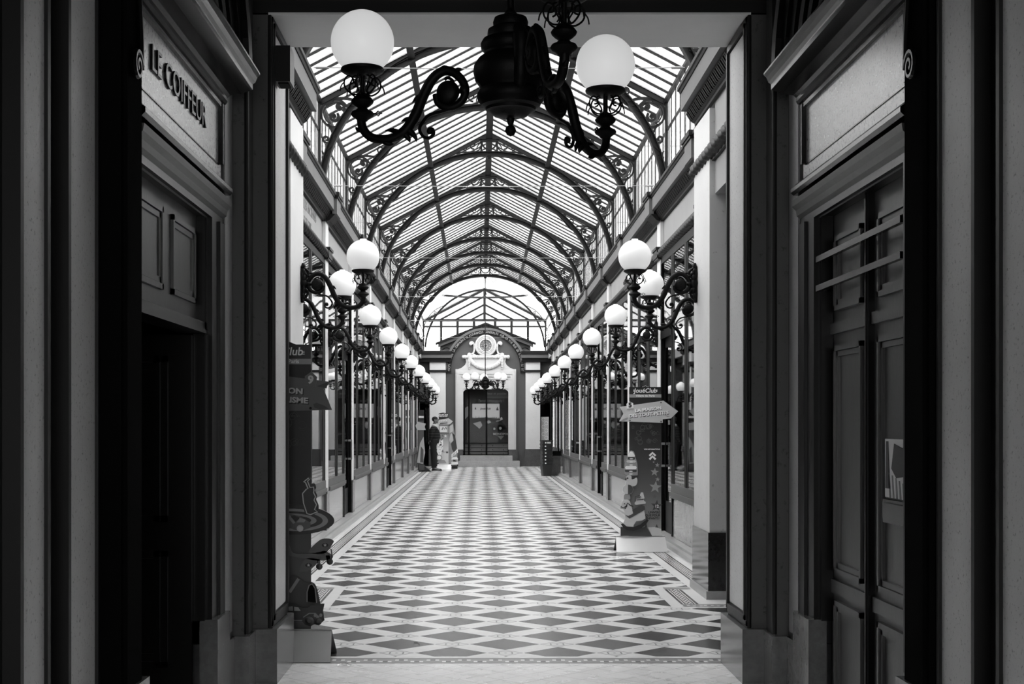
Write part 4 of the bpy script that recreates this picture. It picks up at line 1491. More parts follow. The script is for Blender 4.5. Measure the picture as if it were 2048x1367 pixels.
def doodles(mb, x0, x1, z0, z1, n, y, seed):
    rnd = random.Random(seed)
    for k in range(n):
        cx, cz = rnd.uniform(x0 + .04, x1 - .04), rnd.uniform(z0, z1)
        q = k % 4
        if q == 0:
            mb.ribbon(oval(cx, cz, .028, .03, 14) + [(cx + .028, cz)], .003, .002, y)
            mb.ribbon([(cx - .02, cz - .01), (cx, cz - .02), (cx + .02, cz - .01)], .003, .002, y)
        elif q == 1:
            mb.ribbon([(cx - .03, cz), (cx, cz + .035), (cx + .03, cz), (cx - .03, cz)], .003, .002, y)
        elif q == 2:
            mb.ribbon(spiral(cx, cz, .03, .006, 0, 3 * PI, 20), .003, .002, y)
        else:
            p = star(cx, cz, .022)
            mb.ribbon(p + [p[0]], .003, .002, y)


# right sign: local x,z in metres on the board plane; origin on the floor
YS = 16.22
k_ = YS / F
UX = 1290.0
PX = lambda u, v: ((u - UX) * k_, 1.5 - (v - 848) * k_)
PP = lambda pts: [PX(*p) for p in pts]
t = thing('shop_sign', 'tall toy shop sign with pale arrow numbered 5, beside the right shopfront', 'sign', ((UX - 960) * k_, YS, 0))
x0, zb = PX(1258.5, 1070); x1, zt = PX(1322.5, 775)
a = MB(); a.box(x0, x1, 0, .012, 0.10, zt); a.build('board', 'board_r', t)
steel_foot(t, PX(1232, 0)[0], PX(1330, 0)[0], .34, .172, 'chrome').location = (0, -.17, 0)
b = piece(t, 'header', 'blackb', [[(x0, PX(0, 794)[1]), (x1, PX(0, 794)[1]), (x1, zt + .01), (PX(1300, 0)[0], zt + .01), (PX(1291, 0)[0], zt + .035), (PX(1281, 0)[0], zt + .01), (x0, zt + .01)]], 0, .004)
piece(b, 'header_band', 'tex_mid', [[PX(1258.5, 794.5), PX(1322.5, 794.5), PX(1322.5, 788), PX(1258.5, 788)]], -.004, .002)
txt(b, 'header_logo', 'white', 'JouéClub', .072, *PX(1290.5, 781), -.006, .0012, 0, 'CENTER', .001, 0.15)
txt(b, 'header_text', 'white', 'Village de Paris', .037, *PX(1290.5, 791.3), -.0075, .0008, 0, 'CENTER', .001)
a = MB()
for q in range(5):
    a.prism(star(PX(1285.5 + q * 2.6, 0)[0], zt + .012 + .012 * (1 - abs(q - 2) / 2), .006), -.006, -.004)
for s, u in ((-1, 1268), (1, 1313.5)):
    for q in range(3):
        c_ = PX(u, 779.3 + q * 1.6)
        a.box(c_[0] - .009, c_[0] + .009, -.006, -.004, c_[1] - .002, c_[1] + .002)
a.build('header_stars', 'white', b)
ar = [(1239.2, 813.3), (1326.5, 800.8), (1355.6, 822), (1341.5, 836), (1325, 838), (1336, 841), (1335, 844.5), (1320, 845), (1238, 842), (1246.5, 827), (1244, 820), (1252, 818.5)]
b = piece(t, 'arrow', 'tex_light', [PP([(1239.2, 813.3), (1326.5, 800.8), (1355.6, 822), (1341.5, 836), (1325, 838), (1325, 845), (1238, 842), (1246.5, 827)])], -.012, .012, 'pale arrow board')
rot = math.atan2(1.2, 10)
txt(b, 'arrow_text', 'white', 'LA MAISON', .050, *PX(1296, 818.4), -.028, .002, 0.118, 'CENTER', .004, 0, 1.22)
txt(b, 'arrow_text', 'white', 'DES TOUT-PETITS', .050, *PX(1297, 828.2), -.028, .002, 0.095, 'CENTER', .004, 0, 1.18)
piece(b, 'arrow_shade', 'tex_mid', [PP([(1241, 841), (1247, 837), (1256, 834), (1254, 839), (1247, 841.5)]), PP([(1326, 829), (1334, 831), (1340, 833), (1334, 833)])], -.024, .001)
for u, v in ((1321.3, 804.6), (1259.5, 840.4), (1321.5, 842.6)):
    c_ = PX(u, v)
    m_ = MB(); m_.lathe([(.001, -.032), (.008, -.028), (.008, -.024), (.001, -.022)], 10, (c_[0], 0, c_[1]), 'y'); m_.build('bolt', 'blackb', b)
bb = piece(t, 'number_badge', 'white', [PP([(1253.5, 817.5), (1252.3, 807.2), (1258.8, 802.5), (1265.8, 806), (1266.3, 815.8)])], -.026, .008, 'white house shaped badge')
txt(bb, 'badge_number', 'blackb', '5', .075, *PX(1259.6, 810), -.036, .004, .1, 'CENTER', .001)
m_ = MB(); doodles(m_, x0, x1, PX(0, 885)[1], PX(0, 848)[1], 20, -.002, 3); m_.build('chalk_doodles', 'arrow_l', t)
txt(t, 'board_text', 'white', 'VOS INFORMATIONS', .020, PX(1320, 0)[0], PX(0, 898)[1], -.003, .0006, 0, 'RIGHT', .001)
m_ = MB()
for dz in (0, .042):
    c_ = PX(1305, 909)
    m_.ribbon([(c_[0] - .036, c_[1] - dz - .012), (c_[0], c_[1] - dz + .024), (c_[0] + .036, c_[1] - dz - .012)], .024, .002, -.002)
m_.build('chevrons', 'white', t)
for u, v, r, mt in ((1307.2, 923.5, .014, 'tex_mid'), (1314.6, 929.5, .030, 'tex_mid'), (1309.2, 943.5, .052, 'tex_mid'), (1315.3, 958, .028, 'tex_mid'), (1310.8, 973.5, .075, 'tex_mid'), (1309, 992, .03, 'arrow_l')):
    piece(t, 'printed_star', mt, [star(*PX(u, v), r, .1)], -.001, .001)
b = piece(t, 'printed_star', 'tex_dark', [star(*PX(1313, 1011), .072, .1)], -.001, .0015)
txt(b, 'star_number', 'white', '12', .048, *PX(1313.5, 1012), -.004, .001, 0, 'CENTER', .001)
for s, v in (('UNIVERS', 1024), ('QUE POUR', 1030.2), ('LES ENFANTS !', 1036.2)):
    txt(t, 'board_text', 'blackb', s, .036, PX(1320.5, 0)[0], PX(0, v)[1], -.002, .0012, 0, 'RIGHT', .001)
# cut-out toys
ring = lambda u0, u1, v0, v1: [PX(u0, (v0 + v1) / 2)] + PP([(u0 + 2, v1), (u1 - 2, v1)]) + [PX(u1, (v0 + v1) / 2)] + PP([(u1 - 2, v0), (u0 + 2, v0)])
b = piece(t, 'cut_out', 'tex_mid', [PP([(1255, 914), (1258, 903), (1263, 900.5), (1268, 904), (1270.5, 914), (1274, 926), (1275, 946), (1272, 950), (1251, 949), (1248.5, 942), (1250, 926), (1252, 918)])], -.012, .01, 'stacking ring toy')
piece(b, 'ring_tip', 'white', [PP([(1255.5, 912.5), (1258, 905), (1262, 902.3), (1266, 905), (1269, 912.5)])], -.022, .004)
for q, (u0, u1, v0, v1, mt) in enumerate(((1254.5, 1270, 913, 918.5, 'tex_dark'), (1252.5, 1271.5, 919.5, 925, 'tex_light'), (1252, 1271.5, 925.5, 931, 'tex_mid'), (1249.5, 1273, 931, 938, 'white'), (1249, 1273.5, 938, 943.5, 'tex_dark'), (1249, 1273.5, 943.5, 949, 'tex_mid'))):
    piece(b, 'ring', mt, [ring(u0, u1, v0, v1)], -.022, .004)
    if mt != 'white':
        c_ = PX((u0 + u1) / 2, (v0 + v1) / 2)
        piece(b, 'ring_gloss', 'white', [oval(c_[0], c_[1] - .006, .022, .006, 12)], -.026, .001)
duck = [(1249.5, 958), (1253, 956.5), (1252, 953), (1254.5, 950), (1259, 949.5), (1262.5, 952), (1263, 957.5), (1268, 957), (1272, 954.5), (1274, 957), (1274.3, 963), (1272, 969), (1267, 971.5), (1257, 971.5), (1252, 969), (1250.5, 964), (1253, 960)]
b = piece(t, 'cut_out', 'tex_light', [PP(duck)], -.012, .012, 'toy duck')
piece(b, 'duck_bill', 'tex_dark', [PP([(1248.5, 957.5), (1252, 955), (1253, 957.5), (1251, 960)])], -.024, .003)
piece(b, 'duck_eye', 'blackb', [oval(*PX(1254.8, 955.5), .009, .010, 10)], -.024, .003)
b = piece(t, 'cut_out', 'tex_light', [oval(*PX(1255.5, 978), .062, .060, 24)], -.012, .01, 'toy ball')
piece(b, 'ball_half', 'tex_dark', [[PX(1255.5, 984.2)] + [(PX(1255.5, 978)[0] + .060 * cos(an), PX(1255.5, 978)[1] + .058 * sin(an)) for an in [(-90 + 12 * q) * PI / 180 for q in range(16)]]], -.022, .003)
piece(t, 'cut_out', 'tex_mid', [PP([(1247, 996), (1248, 989), (1252, 986.5), (1258, 988), (1260, 992), (1259, 998), (1249, 998)])], -.012, .01, 'small toy hat')
b = piece(t, 'cut_out', 'tex_light', [PP([(1240, 1015), (1243, 1005), (1246, 999), (1254, 998), (1259, 1001), (1262, 1009), (1265.5, 1025), (1262, 1032), (1277, 1022), (1288, 1019), (1290.5, 1036), (1284, 1040), (1272, 1041), (1267, 1049), (1266, 1058), (1253, 1058), (1254, 1052), (1250, 1055), (1244.5, 1049), (1250, 1036), (1250, 1026), (1246, 1017), (1241.5, 1017)])], -.012, .012, 'rocking horse')
piece(b, 'saddle', 'tex_dark', [PP([(1249, 1028), (1258.5, 1036), (1290, 1018), (1288.5, 1011), (1283, 1009), (1276, 1012), (1264, 1019), (1266, 1026), (1256, 1031)])], -.024, .006)
piece(b, 'rocker', 'blackb', [PP([(1241, 1046.5), (1246, 1046), (1253, 1052), (1266, 1053), (1280, 1048), (1293, 1037.5), (1297, 1039), (1292, 1047), (1281, 1056), (1267, 1060.5), (1253, 1059), (1245, 1053)])], -.024, .008)
m_ = MB()
m_.ribbon(PP([(1241, 1012), (1246, 1015), (1252, 1011), (1255, 1005), (1259, 1009), (1266, 1012)]), .011, .004, -.026)
m_.ribbon(PP([(1249, 1017), (1254, 1010)]), .011, .004, -.026)
m_.build('bridle', 'blackb', b)
m_ = MB(); c_ = PX(1248.5, 1006.5); m_.lathe([(.001, -.028), (.007, -.027), (.007, -.024), (.001, -.022)], 8, (c_[0], 0, c_[1]), 'y'); m_.build('eye', 'blackb', b)
b = piece(t, 'cut_out', 'tex_light', [PP([(1269, 1007.5), (1270, 1002), (1288, 1001), (1291.5, 1003), (1291, 1006.5), (1272, 1009)]), PP([(1272, 1002), (1273, 997), (1287, 996), (1288, 1001)]), PP([(1279, 991), (1282, 984), (1286, 984), (1289, 996), (1282, 997)])], -.002, .006, 'small toy blocks')
m_ = MB(); m_.ribbon(PP([(1270, 1003), (1270.5, 992), (1279, 990), (1282, 994)]), .008, .003, -.009); m_.ribbon(PP([(1273, 999), (1287, 998)]), .012, .003, -.009); m_.build('toy_frame', 'tex_dark', b)
piece(t, 'printed_hill', 'tex_dark', [PP([(1241, 1071), (1241, 1052), (1258, 1058), (1275, 1056), (1293, 1053), (1304, 1071)])], -.006, .005)
piece(t, 'printed_hill', 'tex_light', [PP([(1296, 1054), (1310, 1053.5), (1322.5, 1057), (1322.5, 1071), (1304, 1071)])], -.002, .003)
piece(t, 'printed_tree', 'tex_dark', [PP([(1310.5, 1054), (1313.5, 1047.5), (1316, 1054)]), PP([(1289, 1054), (1292, 1043), (1294.5, 1054)])], -.004, .002)

# left sign, half hidden behind the jamb: mirrored arrow, toys on the passage side
YS = 8.95
k_ = YS / F
UX = 565.0
t = thing('shop_sign', 'dark toy shop sign with grey arrow numbered 9, behind the left jamb', 'sign', ((UX - 960) * k_, YS, 0))
x1, zt = PX(622, 691); x0 = x1 - .38
a = MB(); a.box(x0, x1, 0, .012, 0.10, zt); a.build('board', 'board_l', t)
steel_foot(t, PX(669, 0)[0] - .62, PX(668, 0)[0], .40, .178, 'steeld').location = (0, -.33, 0)
b = piece(t, 'header', 'blackb', [[(x0, PX(0, 728)[1]), (x1, PX(0, 728)[1]), (x1, zt + .008), (PX(592, 0)[0], zt + .008), (PX(576, 0)[0], zt + .03), (x0, zt + .008)]], 0, .004)
piece(b, 'header_band', 'tex_mid', [[(x0, PX(0, 728)[1]), (x1, PX(0, 728)[1]), (x1, PX(0, 717)[1]), (x0, PX(0, 717)[1])]], -.004, .002)
txt(b, 'header_logo', 'white', 'JouéClub', .074, *PX(564, 703), -.006, .0012, 0, 'CENTER', .001, 0.15)
txt(b, 'header_text', 'white', 'Village de Paris', .037, *PX(564, 722.5), -.0075, .0008, 0, 'CENTER', .001)
m_ = MB()
for q in range(3):
    c_ = PX(606.5, 702 + q * 3)
    m_.box(c_[0] - .010, c_[0] + .010, -.006, -.004, c_[1] - .0016, c_[1] + .0016)
m_.build('header_stars', 'white', b)
b = piece(t, 'arrow', 'tex_dark', [PP([(663, 763.5), (648, 778), (665, 819.5), (515, 823), (515, 814), (490, 812), (455, 785), (510, 738), (574, 752)])], -.012, .012, 'grey arrow board')
M['arrow_l'] = mat('grey_arrow_board', 0.11, 0.5, 0, 0.4, 0.05)
b.data.materials[0] = M['arrow_l']
txt(b, 'arrow_text', 'tex_light', 'LA MAISON', .050, PX(607, 0)[0], PX(0, 783)[1], -.028, .002, -.06, 'RIGHT', .004, 0, 1.22)
txt(b, 'arrow_text', 'tex_light', 'DU MODELISME', .050, PX(617, 0)[0], PX(0, 801.5)[1], -.028, .002, -.05, 'RIGHT', .004, 0, 1.2)
c_ = PX(622, 816); m_ = MB(); m_.lathe([(.001, -.034), (.009, -.030), (.009, -.024), (.001, -.022)], 10, (c_[0], 0, c_[1]), 'y'); m_.build('bolt', 'blackb', b)
piece(b, 'arrow_shade', 'tex_dark', [PP([(627, 808), (634, 805), (650, 811), (658, 817), (640, 818), (630, 815)]), PP([(634, 772), (657, 763.8), (654, 776.5)])], -.024, .001)
bb = piece(t, 'number_badge', 'arrow_l', [PP([(610, 770), (611, 752), (624, 743), (635.5, 754), (632, 772.5)])], -.026, .008, 'grey house shaped badge')
txt(bb, 'badge_number', 'tex_light', '9', .072, *PX(622.5, 760), -.036, .003, -.1, 'CENTER', .001)
m_ = MB(); doodles(m_, x0, x1, PX(0, 895)[1], PX(0, 828)[1], 14, -.002, 5); m_.build('chalk_doodles', 'tex_dark', t)
# toys: hand controller, race track and car, plane, tunnel, old car
b = piece(t, 'cut_out', 'blackb', [PP([(604, 983), (610, 978), (609, 966), (606, 961), (618, 953), (624, 960), (623, 966), (630, 966), (633, 974), (631, 980), (635, 990), (633, 998), (638, 1010), (636, 1022), (626, 1029), (612, 1027), (607, 1005)])], -.012, .012, 'racing hand controller')
m_ = MB(); m_.ribbon(PP([(606, 986), (614, 977), (617, 976), (612, 964), (608, 963), (618, 955), (620, 958), (616, 961), (621, 974), (628, 973), (629, 980), (628, 984), (632, 992), (629, 999), (634, 1008), (630, 1018), (636, 1022), (622, 1028), (615, 1026), (608, 1005), (606, 986)]), .007, .003, -.026); m_.build('controller_outline', 'tex_light', b)
c_ = PX(585, 1038)
b = piece(t, 'cut_out', 'blackb', [oval(c_[0], c_[1], .275, .098, 40, -.03)], -.006, .012, 'toy race track')
for rx, rz, mt in ((.225, .073, 'tex_mid'), (.19, .056, 'blackb'), (.15, .042, 'tex_mid'), (.115, .028, 'blackb')):
    piece(b, 'track_lane', mt, [oval(c_[0] + .01, c_[1] - .002, rx, rz, 36, -.03)], -.018 - (.225 - rx) * .02, .0008)
b = piece(t, 'cut_out', 'arrow_l', [PP([(570, 1050), (570, 1028), (584, 1027), (600, 1031), (613, 1038), (622, 1044), (622, 1054), (608, 1059), (590, 1058)])], -.024, .012, 'toy racing car')
piece(b, 'car_window', 'blackb', [PP([(583, 1032), (590, 1029), (601, 1034), (593, 1042)])], -.036, .003)
piece(b, 'car_stripe', 'tex_mid', [PP([(574, 1030), (582, 1029), (592, 1044), (588, 1046)]), PP([(601, 1034), (613, 1038), (610, 1043), (595, 1043)])], -.036, .003)
cw = PX(601.5, 1055); m_ = MB(); m_.lathe([(.001, -.042), (.014, -.042), (.022, -.038), (.022, -.030), (.001, -.03)], 16, (cw[0], 0, cw[1]), 'y'); m_.build('car_wheel', 'tex_light', b)
b = piece(t, 'cut_out', 'arrow_l', [PP([(575, 1086), (578, 1088), (588, 1104), (612, 1106), (640, 1103), (650, 1100), (664, 1108), (666, 1114), (657, 1118), (640, 1120), (622, 1118), (600, 1114), (584, 1111), (575, 1106)]),
                                      PP([(618, 1103), (640, 1079), (658, 1076), (667, 1080), (666, 1086), (650, 1105)]), PP([(612, 1116), (599, 1140), (606, 1142), (620, 1139), (638, 1119)]),
                                      PP([(635, 1117), (640, 1117), (643, 1134), (635, 1134)]), PP([(652, 1110), (660, 1109), (663, 1125), (656, 1126)])], -.006, .014, 'toy fighter plane')
m_ = MB()
for u, v in ((639, 1132), (660, 1122)):
    cw = PX(u, v); m_.lathe([(.001, -.024), (.018, -.022), (.022, -.014), (.018, -.006), (.001, -.004)], 14, (cw[0], 0, cw[1]), 'y')
m_.ribbon(PP([(663, 1096), (665, 1112), (660, 1128)]), .008, .004, -.024)
m_.build('plane_wheels', 'blackb', b)
for u, v in ((651, 1089), (618, 1129)):
    q = piece(b, 'plane_roundel', 'blackb', [oval(*PX(u, v), .022, .013, 16)], -.021, .001)
    piece(q, 'roundel_star', 'tex_light', [star(*PX(u, v), .012)], -.0225, .001)
b = piece(t, 'cut_out', 'tex_dark', [PP([(570, 1175), (572, 1158), (585, 1150), (598, 1153), (610, 1162), (625, 1163), (633, 1172), (640, 1200), (640, 1206), (630, 1206), (620, 1215), (570, 1215)])], -.006, .014, 'toy tunnel')
piece(b, 'tunnel_mouth', 'black', [PP([(616, 1201), (616, 1183), (620, 1170), (625, 1167.5), (631, 1177), (633, 1203), (626, 1203)])], -.021, .002)
m_ = MB(); m_.ribbon(PP([(615, 1202), (615, 1182), (619, 1169), (625, 1166), (631, 1175), (634, 1204)]), .006, .003, -.022); m_.ribbon(PP([(580, 1183), (598, 1156)]), .02, .003, -.021); m_.build('tunnel_rim', 'tex_mid', b)
b = piece(t, 'cut_out', 'blackb', [PP([(570, 1236), (570, 1206), (590, 1205), (602, 1212), (616, 1213), (626, 1206), (650, 1205), (647, 1220), (650, 1238), (640, 1247), (630, 1246), (622, 1250), (612, 1247), (606, 1240), (590, 1240)])], -.022, .016, 'vintage toy car')
piece(b, 'car_window', 'tex_mid', [PP([(576, 1219), (578, 1211), (587, 1210), (588, 1219)]), PP([(590, 1219), (590, 1211), (598, 1212), (603, 1219)])], -.039, .002)
m_ = MB()
for u, v, r in ((620.5, 1239, .030), (638, 1240, .024)):
    cw = PX(u, v); m_.lathe([(.001, -.046), (r * .45, -.046), (r * .5, -.052), (r, -.050), (r, -.036), (.001, -.036)], 18, (cw[0], 0, cw[1]), 'y')
m_.build('car_wheels', 'plastic', b)
m_ = MB(); m_.ribbon(PP([(608, 1232), (620, 1224), (632, 1224), (640, 1232)]), .006, .003, -.040); m_.ribbon(PP([(574, 1238), (606, 1238)]), .005, .003, -.040)
for u, v in ((632, 1228), (643, 1228), (637, 1232)):
    m_.prism(oval(*PX(u, v), .010, .012, 12), -.042, -.038)
m_.build('car_trim', 'tex_mid', b)

# signs by the far door
YS = 45.6
k_ = YS / F
UX = 893.0
t = thing('shop_sign', 'pale toy shop sign with small screen, behind the standing man', 'sign', ((UX - 960) * k_, YS, 0))
x0, zt = PX(877.5, 826); x1 = PX(897.5, 0)[0]
a = MB(); a.box(x0, x1, 0, .012, 0.12, zt); a.build('board', 'board_f', t)
steel_foot(t, PX(875, 0)[0], PX(902, 0)[0], .42, .17, 'steel').location = (0, -.21, 0)
b = piece(t, 'header', 'blackb', [[(x0, PX(0, 837)[1]), (x1 - .02, PX(0, 837)[1]), (x1 - .02, PX(0, 826)[1]), (PX(886, 0)[0], PX(0, 824.5)[1]), (x0, PX(0, 826)[1])]], 0, .004)
txt(b, 'header_logo', 'white', 'JouéClub', .082, *PX(886.5, 829), -.006, .002, 0, 'CENTER', .001, .15)
txt(b, 'header_text', 'white', 'Village de Paris', .046, *PX(886.5, 832.3), -.006, .001, 0, 'CENTER', .001)
b = piece(t, 'arrow', 'tex_light', [PP([(874, 840), (897, 835.8), (905.8, 842), (901, 847), (897, 848.5), (874, 848.5)])], -.012, .012)
txt(b, 'arrow_text', 'white', 'LA MAISON', .06, *PX(886, 841.5), -.026, .003, .1, 'CENTER', .002)
piece(b, 'arrow_band', 'tex_dark', [PP([(880, 847.4), (895, 846.2), (895, 844.4), (880, 845.4)])], -.025, .002)
b = piece(t, 'screen_case', 'tex_mid', [PP([(878, 865), (897, 865), (897, 850), (878, 850)])], 0, .02)
piece(b, 'screen', 'screen', [PP([(879.5, 863.5), (894, 863.5), (894, 852), (879.5, 852)])], -.02, .003)
m_ = MB(); m_.ribbon(PP([(884, 859), (886, 854), (889, 858), (892, 853.5), (893, 858)]), .03, .002, -.025); m_.build('screen_doodle', 'tex_dark', b)
piece(t, 'printed_star', 'white', [star(*PX(891, 871.5), .055)], -.001, .002)
piece(t, 'cut_out', 'white', [PP([(875, 894), (880, 879), (886, 880), (886, 893), (884, 902), (882, 909), (877, 910), (873.5, 902)])], -.004, .01, 'playing card shaped cut-out')
piece(t, 'cut_out', 'tex_dark', [oval(*PX(881.5, 889), .035, .03, 12)], -.016, .003)
b = piece(t, 'cut_out', 'tex_mid', [oval(*PX(878.5, 914.5), .10, .10, 20)], -.012, .02, 'round toy')
piece(b, 'toy_rim', 'white', [oval(*PX(878.5, 914.5), .065, .065, 16)], -.032, .003)
m_ = MB()
rnd = random.Random(4)
for q in range(36):
    u, v = rnd.uniform(876, 887), rnd.uniform(868, 908)
    m_.prism(oval(*PX(u, v), .014, .014, 6), -.016, -.014)
m_.build('printed_pattern', 'tex_dark', t)
piece(t, 'printed_star', 'blackb', [star(*PX(894, 904), .05)], -.001, .002)
piece(t, 'printed_hill', 'tex_mid', [PP([(874, 925), (878, 919), (889, 919.5), (893, 925)])], -.004, .012)

UX = 905.0
YS = 46.2
k_ = YS / F
t = thing('shop_sign', 'cut-out advertising board with a dated card, leaning by the far steps', 'sign', ((UX - 960) * k_, YS, 0))
a = MB(); a.prism(PP([(898, 926), (898, 852), (906, 846), (908, 858), (912, 880), (915, 902), (914, 930), (903, 930)]), 0, .02); a.build('board', 'tex_mid', t)
piece(t, 'printed_figure', 'tex_light', [PP([(898, 880), (901, 868), (906, 864), (907, 880), (902, 888)]), PP([(899, 852), (906, 848), (906, 862), (899, 866)])], 0, .004)
piece(t, 'printed_figure', 'tex_dark', [PP([(904, 864), (910, 870), (914, 895), (908, 905), (904, 898), (902, 886), (907, 880)])], 0, .004)
b = piece(t, 'striped_card', 'white', [PP([(903, 915), (903, 908), (915.5, 897), (916, 904)])], 0, .01)
piece(b, 'stripe', 'tex_dark', [PP([(905.5 + q * 3.2, 912.5 - q * 2.8), (906.6 + q * 3.2, 911.6 - q * 2.8), (907.4 + q * 3.2, 906.2 - q * 2.8), (906.3 + q * 3.2, 907 - q * 2.8)]) for q in range(3)], -.01, .002)
b = piece(t, 'dated_card', 'white', [PP([(902.5, 929), (902.5, 917), (905, 914), (914, 913), (916, 917), (916, 928)])], -.004, .02)
txt(b, 'card_text', 'blackb', '1981!', .105, *PX(909.5, 921), -.027, .006, .03, 'CENTER', .002)
a = MB(); a.box(*[PX(903.5, 0)[0], PX(915, 0)[0]], -.03, .06, 0, .09); a.build('foot', 'blackb', t)

# third sign seen edge-on behind the left shopfront corner, and its tent foot
t = thing('shop_sign', 'toy shop sign seen from its side beside the last left shopfront', 'sign', ((842 - 960) * 43.2 / F, 43.2, 0), 1.15)
a = MB(); a.box(-.2, .2, 0, .012, 0, 1.78); a.build('board', 'tex_dark', t)
b = piece(t, 'header', 'blackb', [[(-.2, 1.6), (.2, 1.6), (.2, 1.95), (-.2, 1.95)]], 0, .006)
piece(b, 'header_band', 'tex_light', [[(-.18, 1.7), (.18, 1.7), (.18, 1.76), (-.18, 1.76)]], -.006, .002)
piece(t, 'arrow', 'tex_mid', [[(-.3, 1.32), (.3, 1.32), (.22, 1.42), (.3, 1.52), (-.25, 1.58), (-.42, 1.45)]], -.008, .012)
piece(t, 'cut_out', 'tex_mid', [[(-.3, .3), (.1, .25), (.25, .6), (.15, 1.1), (-.1, .9), (-.2, .6)]], -.008, .012)
piece(t, 'cut_out', 'tex_dark', [[(-.1, .3), (.1, .3), (.12, .7), (-.05, .8)], [(-.2, .05), (.2, .05), (.2, .22), (-.2, .22)]], -.022, .006)
t = thing('tent_foot', 'black folded tent-shaped metal sign foot on the floor by the man', 'stand', ((849.5 - 960) * 43.6 / F, 43.6, 0), 0)
a = MB(); a.prism([(-.20, 0), (-.185, 0), (0, .15), (.185, 0), (.20, 0), (.01, .165), (-.01, .165)], -.25, .25)
a.prism([(-.18, .004), (.18, .004), (0, .148)], -.2, .25)
a.build('folded_sheet', 'plastic', t)

# ------------------------------------------------------------------ end wall with clock portal
YE = 49.0
ke = YE / F
E = lambda u, v: ((u - 960) * ke, 1.5 - (v - 848) * ke)
EE = lambda pts: [E(*p) for p in pts]
XC = E(971.5, 0)[0]
SPZ = E(0, 737)[1]
w = MB()
dx0, dx1, dzt = E(925, 0)[0], E(1018.5, 0)[0], E(0, 776)[1]
w.prism([(E(890, 0)[0], 0), (dx0, 0), (dx0, dzt), (E(890, 0)[0], dzt)], YE, YE + .3)
w.prism([(dx1, 0), (E(1053, 0)[0], 0), (E(1053, 0)[0], dzt), (dx1, dzt)], YE, YE + .3)
w.prism([(E(890, 0)[0], dzt), (E(1053, 0)[0], dzt), (E(1053, 0)[0], SPZ)] + [(XC + 1.42 * cos(a), SPZ + 1.40 * sin(a)) for a in [PI * k / 32 for k in range(33)]] + [(E(890, 0)[0], SPZ)], YE, YE + .3)
# dim walls behind the piers and over the side doorways
w.prism([(E(838, 0)[0] - .5, E(0, 802)[1]), (E(892, 0)[0], E(0, 802)[1]), (E(892, 0)[0], E(0, 700)[1]), (E(838, 0)[0] - .5, E(0, 700)[1])], YE + .06, YE + .3)
w.prism([(E(1050, 0)[0], E(0, 800)[1]), (E(1106, 0)[0] + .5, E(0, 800)[1]), (E(1106, 0)[0] + .5, E(0, 700)[1]), (E(1050, 0)[0], E(0, 700)[1])], YE + .06, YE + .3)
tag(w.build('wall_back', 'wall_end'), kind='structure')
w = MB()
w.box(C - 3.4, C + 3.4, YE + 1.6, YE + 1.7, 0, 3.6)
w.box(C - 3.4, C + 3.4, YE + .3, YE + 1.6, 3.0, 3.05)
tag(w.build('wall_behind_portal', 'dark_in'), kind='structure')
for sd in (-1, 1):
    nm = SIDE[sd]
    u0, u1 = (859.5, 891.5) if sd < 0 else (1051, 1080)
    t = thing('end_pier', 'pale pier with dark cornice at the %s of the clock doorway' % nm, 'pier', (E((u0 + u1) / 2, 0)[0], YE, 0), 0, 'piers of the end wall')
    hw = (u1 - u0) / 2 * ke
    a = MB(); a.box(-hw, hw, -.14, -.001, .62, 3.95); a.build('shaft', 'shaft', t)
    a = MB(); a.box(-hw - .03, hw + .03, -.17, -.001, 0, .62); a.build('plinth', 'plinth', t)
    a = MB(); a.box(-hw - .05, hw + .05, -.19, -.001, 3.36, 3.44); a.build('moulding_block', 'rope', t)
    q0, q1 = (E(838, 0)[0], E(904, 0)[0]) if sd < 0 else (E(1042, 0)[0], E(1106, 0)[0])
    t2 = thing('trim_end_cornice_%s' % nm, None, None, (0, YE, 0), kind='structure')
    a = MB(); a.box(q0, q1, -.30, .1, 3.86, 3.99); a.build('corona', 'cornice', t2)
    a = MB(); a.box(q0, q1 - (0 if sd > 0 else 0.02), -.34, .1, 3.99, 4.10); a.box(q0 + .03, q1 - .03, -.22, .1, 3.72, 3.86); a.box(q0, q1, -.16, .1, 3.38, 3.42) if False else None
    a.build('bed_and_gutter', 'corniced', t2)
    # side doorway
    door_n[0] += 1
    d = thing('door_%d' % door_n[0], None, None, (E(852 if sd < 0 else 1092, 0)[0], YE + .12, 0), kind='structure')
    a = MB(); a.box(-.30, -.24, -.03, .03, 0, 2.32); a.box(.24, .30, -.03, .03, 0, 2.32); a.box(-.30, .30, -.03, .03, 2.26, 2.34); a.build('door_frame', 'wood', d)
    a = MB(); a.box(-.24, .24, -.004, .004, .1, 2.26); a.build('door_glass', 'glass_door', d)
p_ = thing('poster', 'pale poster with round shapes behind the glass of the far right doorway', 'poster', (E(1090, 0)[0], YE + .10, 1.35))
a = MB(); a.box(-.14, .14, -.004, .004, -.42, .42); a.build('sheet', 'tex_light', p_)
a = MB()
for q in range(6):
    a.ribbon(oval((-.05 if q % 2 else .05), -.33 + q * .13, .06, .06, 16), .02, .004, -.006)
a.build('printed_rings', 'white', p_)

